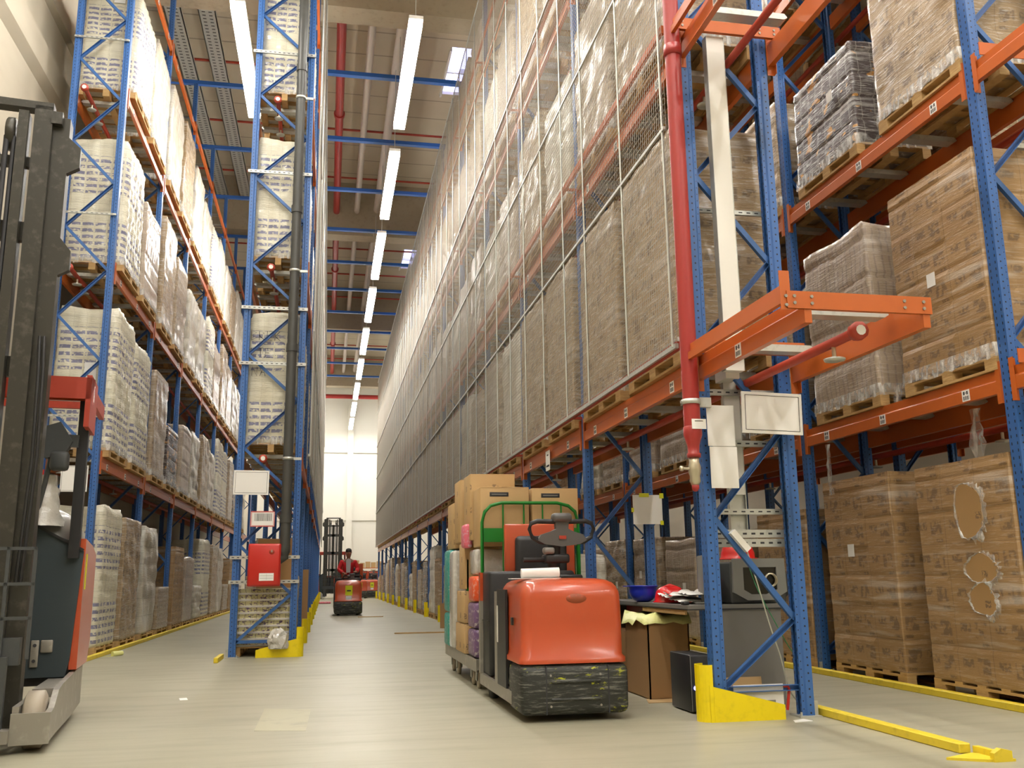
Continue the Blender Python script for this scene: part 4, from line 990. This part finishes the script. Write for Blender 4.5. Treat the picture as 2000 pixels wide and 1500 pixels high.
# floor bits
solo('paper_scrap', B().mat('paper').box(0, .07, 0, .16, 0, .003), 'small white paper scrap on the open floor at left', 'paper', (-1.33, 9.7, 0), (0, 0, .2))
solo('paper_sleeve', B().mat('bag').tube([(0, 0, .035), (.12, .12, .04)], [.04, .035], 10).prism([(-.15, -.02), (0, -.04), (.05, .02), (-.1, .03)], 0, .004, 'Z'), 'crumpled yellowish paper on the floor by the left rail', 'paper', (-3.18, 15.7, 0))
solo('cardboard_tube', B().mat('pink').cyl((0, 0, .05), (.62, 0, .05), .05, 12), 'long pale tube lying on the far aisle floor at left', 'tube', (-.38, 46, 0))
solo('wooden_batten', B().mat('wood').box(0, 1.1, 0, .06, 0, .025), 'thin wooden batten lying on the floor near the right guards', 'wood', (1.4, 19.8, 0), (0, 0, -.03))
solo('wooden_batten', B().mat('wood').box(0, .75, 0, .06, 0, .02), 'thin wooden batten on the floor right of the distant tow tractor', 'wood', (.95, 28.9, 0), (0, 0, -.05))
def crumple(name, loc, sc, seed, label, mat='plasticfilm', cat='plastic film'):
    bm = bmesh.new(); bmesh.ops.create_icosphere(bm, subdivisions=3, radius=1); rr = random.Random(seed)
    for v in bm.verts: v.co *= rr.uniform(.72, 1.05); v.co.z = max(v.co.z, -.55); v.co = Vector((v.co.x * sc[0], v.co.y * sc[1], (v.co.z + .55) * sc[2]))
    b = B().mat(mat); b.add([v.co[:] for v in bm.verts], [[v.index for v in f.verts] for f in bm.faces]); bm.free()
    return solo(name, b, label, cat, loc)
crumple('plastic_film', (-.66, 14.55, .12), (.16, .1, .2), 5, 'crumpled clear film heap at the foot of the left middle rack')
crumple('plastic_film', (3.35, 14.3, 0), (.2, .2, .3), 6, 'crumpled film bundle on the floor under the right rack')
solo('cardboard_sheet', B().mat('cardd').box(0, .5, 0, .02, 0, .55), 'brown cardboard sheet leaning at the right rack foot far down aisle', 'cardboard', (2.55, 21.6, 0), (R(-6), 0, 0))
solo('cardboard_sheet', B().mat('cardd').box(-.13, .0, 0, .02, 0, 1.3), 'tall brown cardboard sheet standing behind the left middle rack corner', 'cardboard', (-.33, 18.4, 0), (R(-3), 0, 0))
solo('cardboard_sheet', B().mat('cardd').box(-.5, .1, 0, .02, .0, .8), 'large brown sheet behind the tray load under left middle rack', 'cardboard', (-.62, 16.12, .98), (0, 0, 0))
solo('floor_patch', B().mat('patchc').prism([(-.5, 7.6), (-.12, 7.5), (-.1, 8.7), (-.5, 8.85)], 0, .0015, 'Z'), 'pale worn rectangular patch on the floor in the foreground', 'floor patch')
for o in [o for o in bpy.data.objects if o.get('label', '') in ('blue-printed paper-roll pallet load by the left wall, first beam level, first from near end', 'blue-printed paper-roll pallet load by the left wall, third beam level, first from near end')]:
    put('delivery_note', B().mat('paper').box(.02, .2, -.74, -.736, 1.2 if o.location.z < 5 else 1.75, 1.5 if o.location.z < 5 else 2.0), o)
tg = thing('hanging_tag', 'small white tag with black bar hanging on the first beam of the mesh rack', 'tag', (2.93, 12.35, 2.52))
put('tag_card', B().mat('paper').box(-.004, 0, -.12, .12, 0, .27), tg); put('tag_print', B().mat('ink').box(-.006, -.004, -.08, .08, .05, .075).box(-.006, -.004, -.04, .04, .2, .22), tg)
# hanging film tails on R2 beams
for i, (x, y, z0, z1, w) in enumerate(((5.5, 9.55, 2.52, 1.95, .1), (5.6, 8.3, 2.95, 2.6, .11), (5.75, 7.4, 2.55, 1.9, .16))):
    b = B().mat('clear'); vs = []; n = 5; m = 10; rr = random.Random(i)
    for a in range(m + 1):
        for c in range(n): vs.append((rr.uniform(-.015, .015), (c / (n - 1) - .5) * w * (1 - .3 * math.sin(a)), -(z0 - z1) * a / m))
    b.add(vs, [(a * n + c, a * n + c + 1, (a + 1) * n + c + 1, (a + 1) * n + c) for a in range(m) for c in range(n - 1)], True)
    solo('film_tail', b, ('torn film strip hanging below the right aisle beam near the blue post', 'torn film strip hanging over the face of the right aisle beam', 'wide torn film strip hanging under the right aisle beam')[i], 'plastic film', (x, y, z0))
# torn openings on the near floor load of R2
b = B().mat('torncard'); b2 = B().mat('clear')
for cy, cz, ry, rz in ((7.3, 1.62, .2, .25), (7.22, 1.12, .19, .13), (7.24, .86, .17, .14)):
    rr = random.Random(int(cz * 10)); n = 54
    pts = [(cy + ry * math.cos(2 * PI * i / n) * (.95 + .1 * math.sin(4 * PI * i / n + cz * 7)) * rr.uniform(.96, 1.03), cz + rz * math.sin(2 * PI * i / n) * (.94 + .1 * math.sin(6 * PI * i / n + cz * 3)) * rr.uniform(.96, 1.03)) for i in range(n)]
    b.prism(pts, 5.505, 5.512, 'X')
    vs = []
    for i, (y, z) in enumerate(pts):
        e = rr.uniform(1.1, 1.5) if y < cy - .03 else rr.uniform(1.0, 1.06)
        vs += [(5.503, y, z), (5.49 - rr.uniform(0, .02), cy + (y - cy) * (1 + e) / 2, cz + (z - cz) * (1 + e) / 2), (5.5, cy + (y - cy) * e, cz + (z - cz) * e)]
    b2.add(vs, [(3 * i + k, 3 * ((i + 1) % n) + k, 3 * ((i + 1) % n) + k + 1, 3 * i + k + 1) for i in range(n) for k in (0, 1)], True)
t = [o for o in bpy.data.objects if o.get('label', '').startswith('brown carton pallet load across the right aisle, floor level, first')][0]
off = (-t.location.x, -t.location.y, 0)
put('torn_opening', b, t, off); put('torn_film_edge', b2, t, off)
# handwriting on the L2 lowest roll load (BREK)
t = [o for o in bpy.data.objects if o.get('label', '').startswith('blue-printed paper-roll pallet load in left middle rack, first')][0]
def strokes(txt, x, z, s):
    G = {'B': [[(0, 0), (0, 1), (.5, .8), (.05, .5), (.6, .25), (0, 0)]], 'R': [[(0, 0), (0, 1), (.5, .75), (0, .5), (.55, 0)]], 'E': [[(.5, 1), (0, 1), (0, 0), (.5, 0)], [(0, .5), (.4, .5)]],
         'K': [[(0, 0), (0, 1)], [(.5, 1), (0, .45), (.55, 0)]], 'N': [[(0, 0), (0, 1), (.5, 0), (.5, 1)]], 'A': [[(0, 0), (.3, 1), (.55, 0)], [(.1, .4), (.45, .4)]], 'T': [[(0, 1), (.6, 1)], [(.3, 1), (.3, 0)]], '1': [[(0, .8), (.2, 1), (.2, 0)]], '2': [[(0, .8), (.3, 1), (.5, .7), (0, 0), (.5, 0)]]}
    b = B().mat('ink')
    for ch in txt:
        for st in G.get(ch, []): b.tube([(x + p[0] * s, -.66, z + p[1] * s) for p in st], .004, 4)
        x += .8 * s
    return b
hw = strokes('BREK', -.36, 1.78, .15); h2 = strokes('1TE', -.38, 1.5, .15); h3 = strokes('NA', -.33, 1.2, .15)
for q in (h2, h3): hw.add(q.v, q.f)
put('handwriting', hw, t)
# ------------------------------------------------------------------ reach truck
def reach_truck(label, loc, rz=0, grp=None, mh=4.75):
    """origin at floor below the front wheel line centre; mast faces -y"""
    t = thing('reach_truck', label, 'forklift', loc, rz, grp)
    chp = lambda x0, x1, y0, y1, z0, z1: B().mat('mast').box(x0, x1, y0, y1, z0, z1)
    for s in (-1, 1):
        m = put('mast_column', B().mat('mast').box(*sorted((s * .30, s * .43)), .25, .27, .15, mh).box(*sorted((s * .30, s * .32)), .27, .42, .15, mh).box(*sorted((s * .41, s * .43)), .27, .42, .15, mh).box(*sorted((s * .43, s * .55)), .30, .32, .12, mh - .06).box(*sorted((s * .53, s * .55)), .32, .46, .12, mh - .06), t)
        put('mast_bracket', B().mat('mast').prism([(s * .55, mh - .52), (s * .64, mh - .46), (s * .64, mh - .3), (s * .55, mh - .22)], .3, .36), m)
        put('mast_bracket', B().mat('mast').prism([(s * .55, mh - 1.35), (s * .63, mh - 1.3), (s * .63, mh - 1.15), (s * .55, mh - 1.05)], .3, .36), m)
        put('mast_stop', B().mat('mast').box(*sorted((s * .42, s * .5)), .24, .3, mh - .14, mh - .04), m)
        put('inner_column', B().mat('mast').box(*sorted((s * .2, s * .27)), .2, .34, .3, mh - .08), t)
        put('lift_chain', B().mat('ink').cyl((s * .13, .22, .6), (s * .13, .22, mh - .3), .02, 8).cyl((s * .18, .22, .6), (s * .18, .22, mh - .3), .016, 8), t)
        put('chain_wheel', B().mat('mast').lathe([(0, -.03), (.12, -.03), (.13, -.02), (.13, .02), (.12, .03), (0, .03)], (s * .15, .3, mh - .25), 20, 'X'), t)
        lg = put('support_leg', B().mat('bare').prism([(-.02, .06), (-.02, .24), (.2, .26), (.4, .36), (.6, .38), (1.9, .42), (1.9, .1), (1.2, .07), (.4, .07)], *sorted((s * .75, s * .79)), 'X').box(*sorted((s * .56, s * .60)), 0, 1.3, .07, .3).box(*sorted((s * .56, s * .8)), -.045, -.022, .06, .26).box(*sorted((s * .602, s * .748)), .5, 1.3, .3, .36).box(*sorted((s * .5, s * .56)), -.1, .05, .08, .16), t)
        put('wheel', B().mat('wheel').lathe([(0, -.07), (.05, -.07), (.06, -.06), (.16, -.065), (.19, -.05), (.19, .05), (.16, .065), (.06, .06), (.05, .07), (0, .07)], (s * .675, .2, .191), 32, 'X'), lg)
    put('mast_crosshead', B().mat('mast').box(-.43, .43, .25, .36, mh - .03, mh + .03).box(-.3, .3, .3, .36, mh - .5, mh - .42).box(-.3, .3, .3, .36, mh - 1.1, mh - .95).box(-.3, .3, .3, .36, 2.6, 2.75).box(-.3, .3, .3, .36, 1.6, 1.75).box(-.08, .08, .3, .38, .3, mh - .4), t)
    cg = B().mat('dkgrey')
    for z in (.86, 1.09, 1.33): cg.box(-.62, .62, .05, .075, z, z + .022)
    for x in (-.62, -.45, -.25, -.08, .1, .26, .43, .598): cg.box(x, x + .022, .05, .075, .6, 1.35)
    cr = put('fork_carriage', cg.box(-.56, .56, .08, .16, .56, .74), t)
    for s in (-1, 1): put('fork', B().mat('dkgrey').box(*sorted((s * .38, s * .5)), .0, .05, .12, .62).prism([(-.0, .1), (-.5, .1), (-.55, .11), (0, .15)], *sorted((s * .38, s * .5)), 'X'), cr)
    for k, dx in enumerate((.5, .53)): put('hose', B().mat('black').tube([(dx - .02, .24, 2.9), (dx, .2, 2.6), (dx + .01, .2, 2.0), (dx - .01, .22, 1.5), (dx - .03, .25, 1.1)], .012, 6), t)
    bd = put('front_panel', B().mat('charcoal').prism([(.42, .37), (.72, .37), (.745, .5), (.79, 1.36), (.42, 1.56), (.36, 1.5)], 1.28, 1.34), t)
    put('front_panel_edge', B().mat('black').sq((.42, 1.27, 1.565), (.79, 1.27, 1.365), .02, .02), bd)
    put('front_panel', B().mat('charcoal').prism([(-.42, .37), (-.72, .37), (-.745, .5), (-.79, 1.36), (-.42, 1.56)], 1.28, 1.34), t)
    put('hinge_plate', B().mat('bare').rbox(.46, .52, 1.26, 1.275, .45, .66, .02).rbox(.53, .62, 1.26, 1.28, .56, .66, .01).mat('ink').cyl((.49, 1.25, .5), (.49, 1.27, .5), .014, 8).cyl((.49, 1.25, .62), (.49, 1.27, .62), .014, 8), bd)
    bd2 = put('body', B().mat('truckred').prism([(1.32, .42), (2.1, .42), (2.25, .6), (2.25, 1.35), (1.9, 1.42), (1.32, 1.46)], -.8, -.74, 'X').prism([(1.32, .42), (2.1, .42), (2.25, .6), (2.25, 1.35), (1.9, 1.42), (1.32, 1.46)], .74, .80, 'X').box(-.74, .74, 1.4, 2.2, .3, 1.0).box(-.74, .74, 2.1, 2.25, .42, 1.35).mat('black').box(-.74, .74, 1.36, 1.6, .3, 1.25), t)
    put('warning_sticker', B().mat('ytape').box(.8, .803, 1.42, 1.5, 1.05, 1.34), bd2)
    b = B().mat('dome'); vs = []; n = 14; m = 9
    for j in range(m):
        for i in range(n):
            a = PI * i / (n - 1); e = (PI / 2) * j / (m - 1)
            vs.append((.42 - .36 * math.cos(a) * math.cos(e), 1.55 - .25 * math.cos(e) * math.sin(a), 1.38 + .36 * math.sin(e) ))
    b.add(vs, [(j * n + i, j * n + i + 1, (j + 1) * n + i + 1, (j + 1) * n + i) for j in range(m - 1) for i in range(n - 1)], True)
    put('dash_cowl', b, t)
    put('dash_cowl_base', B().mat('dkgrey').prism([(.06, 1.3), (.78, 1.3), (.78, 1.4), (.5, 1.52), (.06, 1.5)], 1.34, 1.6), t)
    og = put('overhead_guard', B().mat('redox').prism([(1.0, 2.76), (1.25, 2.79), (1.25, 2.74), (1.0, 2.58)], -.78, .78, 'X').mat('truckred').box(-.78, .78, 1.22, 1.27, 2.6, 2.74).mat('redox').box(-.78, -.74, 1.0, 2.2, 2.6, 2.7).box(.74, .78, 1.0, 1.5, 2.35, 2.78).box(.74, .78, 1.5, 2.2, 2.6, 2.72).box(-.74, .74, 1.55, 1.6, 2.66, 2.72).box(-.74, .74, 1.95, 2.0, 2.66, 2.72), t)
    for s in (-1, 1): put('guard_post', B().mat('black').box(*sorted((s * .68, s * .76)), 1.22, 1.32, 1.3, 2.6), og)
    cm = put('work_light', B().mat('dkgrey').prism([(.4, 2.34), (.56, 2.4), (.66, 2.24), (.6, 2.12), (.46, 2.1)], 1.1, 1.2).box(.56, .7, 1.14, 1.18, 2.2, 2.3).tube([(.5, 1.16, 2.1), (.47, 1.18, 1.9), (.42, 1.2, 1.62)], .02, 8).rbox(.5, .64, 1.08, 1.2, 2.0, 2.16, .03), og)
    b = B().mat('plasticfilm'); n = 10; vs = []; rr = random.Random(8)
    for i in range(n + 1):
        f = i / n
        for k in range(12):
            a = 2 * PI * k / 12; rad = (.06 + .13 * f) * rr.uniform(.8, 1.15)
            vs.append((.48 - .05 * f + rad * math.cos(a), 1.3 + rad * math.sin(a) * .8, 1.98 - .42 * f))
    b.add(vs, [(i * 12 + k, i * 12 + (k + 1) % 12, (i + 1) * 12 + (k + 1) % 12, (i + 1) * 12 + k) for i in range(n) for k in range(12)], True)
    put('film_cover', b, t)
    return t
reach_truck('dark-masted reach truck cut off by the left picture edge', (-2.58, 6.95, 0), R(7.5))
reach_truck('distant red reach truck with tall black mast, left of the man', (.35, 57.6, 0), 0)
# ------------------------------------------------------------------ the man on the distant tow tractor
def skin(name, mat, nodes, edges, parent, loc=(0, 0, 0), sub=2):
    me = bpy.data.meshes.new(name); me.from_pydata([n[:3] for n in nodes], edges, []); me.materials.append(M[mat])
    o = bpy.data.objects.new(name, me); COL.objects.link(o); o.parent = parent; o.location = loc
    m = o.modifiers.new('skin', 'SKIN'); m.use_smooth_shade = True
    for i, n in enumerate(nodes):
        r = n[3] if isinstance(n[3], tuple) else (n[3], n[3]); me.skin_vertices[0].data[i].radius = r
    me.skin_vertices[0].data[0].use_root = True
    s = o.modifiers.new('sub', 'SUBSURF'); s.levels = sub; s.render_levels = sub; return o
p = thing('person', 'man in a red jacket and grey shirt riding the distant tow tractor', 'person', (.7, 31.62, .18)); p.scale = (1.05, 1, 1.04)
N = [(0, 0, .95, (.15, .11)), (0, -.02, 1.12, (.15, .1)), (0, -.04, 1.3, (.18, .115)), (0, -.05, 1.45, (.15, .09)), (0, -.06, 1.53, .06), (0, -.08, 1.58, .062), (0, -.1, 1.66, (.1, .115)), (0, -.1, 1.76, (.1, .115)),
     (-.2, -.04, 1.43, .062), (-.29, -.1, 1.2, .05), (-.16, -.34, 1.08, .038), (-.1, -.42, 1.08, .03),
     (.2, -.04, 1.43, .062), (.3, -.1, 1.2, .05), (.24, -.36, 1.12, .038), (.2, -.45, 1.13, .03),
     (-.1, 0, .82, .1), (-.12, -.02, .48, .07), (-.12, .04, .1, .05), (-.12, -.12, .05, .045), (.1, 0, .82, .1), (.12, -.02, .48, .07), (.12, .04, .1, .05), (.12, -.12, .05, .045)]
E_ = [(0, 1), (1, 2), (2, 3), (3, 4), (4, 5), (5, 6), (6, 7), (3, 8), (8, 9), (9, 10), (10, 11), (3, 12), (12, 13), (13, 14), (14, 15), (0, 16), (16, 17), (17, 18), (18, 19), (0, 20), (20, 21), (21, 22), (22, 23)]
body = skin('body', 'skin', N, E_, p)
for s, hx, hy, hz in ((-1, -.1, -.42, 1.08), (1, .2, -.45, 1.13)):
    nn = [(hx, hy, hz, (.035, .02)), (hx + .01, hy - .06, hz - .005, (.038, .016))]; ee = [(0, 1)]
    for k in range(4):
        fx = hx - .03 + k * .021; L = (.03, .036, .034, .026)[k]
        nn += [(fx, hy - .1, hz - .01, .0085), (fx, hy - .1 - L, hz - .03, .008)]; ee += [(1, len(nn) - 2), (len(nn) - 2, len(nn) - 1)]
    nn += [(hx - s * .045, hy - .05, hz - .012, .01), (hx - s * .05, hy - .08, hz - .03, .009)]; ee += [(0, len(nn) - 2), (len(nn) - 2, len(nn) - 1)]
    skin('hand', 'skin', nn, ee, body, sub=1)
grow = lambda idx, g: [(*N[i][:3], tuple(r + g for r in (N[i][3] if isinstance(N[i][3], tuple) else (N[i][3],) * 2))) for i in idx]
skin('jacket', 'cloth', grow([0, 1, 2, 3, 8, 9, 10, 12, 13, 14], .022), [(0, 1), (1, 2), (2, 3), (3, 4), (4, 5), (5, 6), (3, 7), (7, 8), (8, 9)], p)
put('shirt', B().mat('shirt').prism([(-.06, 1.1), (.06, 1.1), (.075, 1.5), (.0, 1.54), (-.075, 1.5)], -.19, -.1), p)
skin('trousers', 'trouser', grow([0, 16, 17, 18, 20, 21, 22], .02), [(0, 1), (1, 2), (2, 3), (0, 4), (4, 5), (5, 6)], p)
put('hair', B().mat('hair').lathe([(.001, 1.86), (.05, 1.85), (.085, 1.82), (.094, 1.77), (.09, 1.72)], (0, -.08, 0), 18, sy=1.12), p)
hd = B().mat('skin').lathe([(0, -.03), (.012, -.02), (.014, 0), (.006, .03), (0, .035)], (0, -.205, 1.71), 8).mat('redox').box(-.022, .022, -.2, -.19, 1.655, 1.663).mat('ink').box(-.04, -.022, -.2, -.185, 1.74, 1.748).box(.022, .04, -.2, -.185, 1.74, 1.748).mat('skin').rbox(-.1, -.085, -.13, -.08, 1.7, 1.76, .006).rbox(.085, .1, -.13, -.08, 1.7, 1.76, .006)
put('face', hd, p)
# far shelves of cartons by the end wall
b = thing('carton_shelf', 'shelf of small brown cartons far behind the man at right', 'shelf', (1.7, 62.5, 0))
put('shelf_frame', B().mat('orange').box(0, .05, 0, .6, 0, 2.3).box(1.9, 1.95, 0, .6, 0, 2.3).box(0, 1.95, 0, .6, .6, .64).box(0, 1.95, 0, .6, 1.2, 1.24).box(0, 1.95, 0, .6, 1.8, 1.84), b)
rr = random.Random(5)
for z in (.64, 1.24, 1.84):
    for k in range(5): put('carton', B().mat('card').box(.08 + k * .36, .38 + k * .36, .05, .5, z, z + rr.uniform(.3, .5)), b)
# ------------------------------------------------------------------ camera
cam = bpy.data.cameras.new('camera'); co = bpy.data.objects.new('camera', cam); COL.objects.link(co)
cam.sensor_width = 36; cam.lens = 1821.396 * 36 / 2000; cam.clip_end = 200
rx = Vector((0.981423364, -0.191409773, -0.013056749)); ux = Vector((-0.026341405, -0.201846788, 0.97906282)); fx = Vector((0.190037655, 0.960531193, 0.203139156))
m = Matrix.Identity(4)
for i in range(3): m[i][0] = rx[i]; m[i][1] = ux[i]; m[i][2] = -fx[i]
m.translation = Vector((0, 0, 1.1)); co.matrix_world = m; S.camera = co
w = bpy.data.worlds.new('world'); S.world = w; w.use_nodes = True; w.node_tree.nodes['Background'].inputs[0].default_value = (.5, .6, .9, 1); w.node_tree.nodes['Background'].inputs[1].default_value = .6
S.view_settings.view_transform = 'Standard'; S.view_settings.look = 'None'; S.view_settings.gamma = 1; S.view_settings.exposure = 1.34; S.view_settings.use_curve_mapping = False
S.cycles.max_bounces = 4; S.cycles.diffuse_bounces = 3; S.cycles.use_adaptive_sampling = True; S.cycles.adaptive_threshold = .1; S.cycles.glossy_bounces = 2; S.cycles.transparent_max_bounces = 6; S.cycles.caustics_reflective = False; S.cycles.caustics_refractive = False
S.cycles.sample_clamp_indirect = 4; S.cycles.use_denoising = True; S.cycles.use_light_tree = True
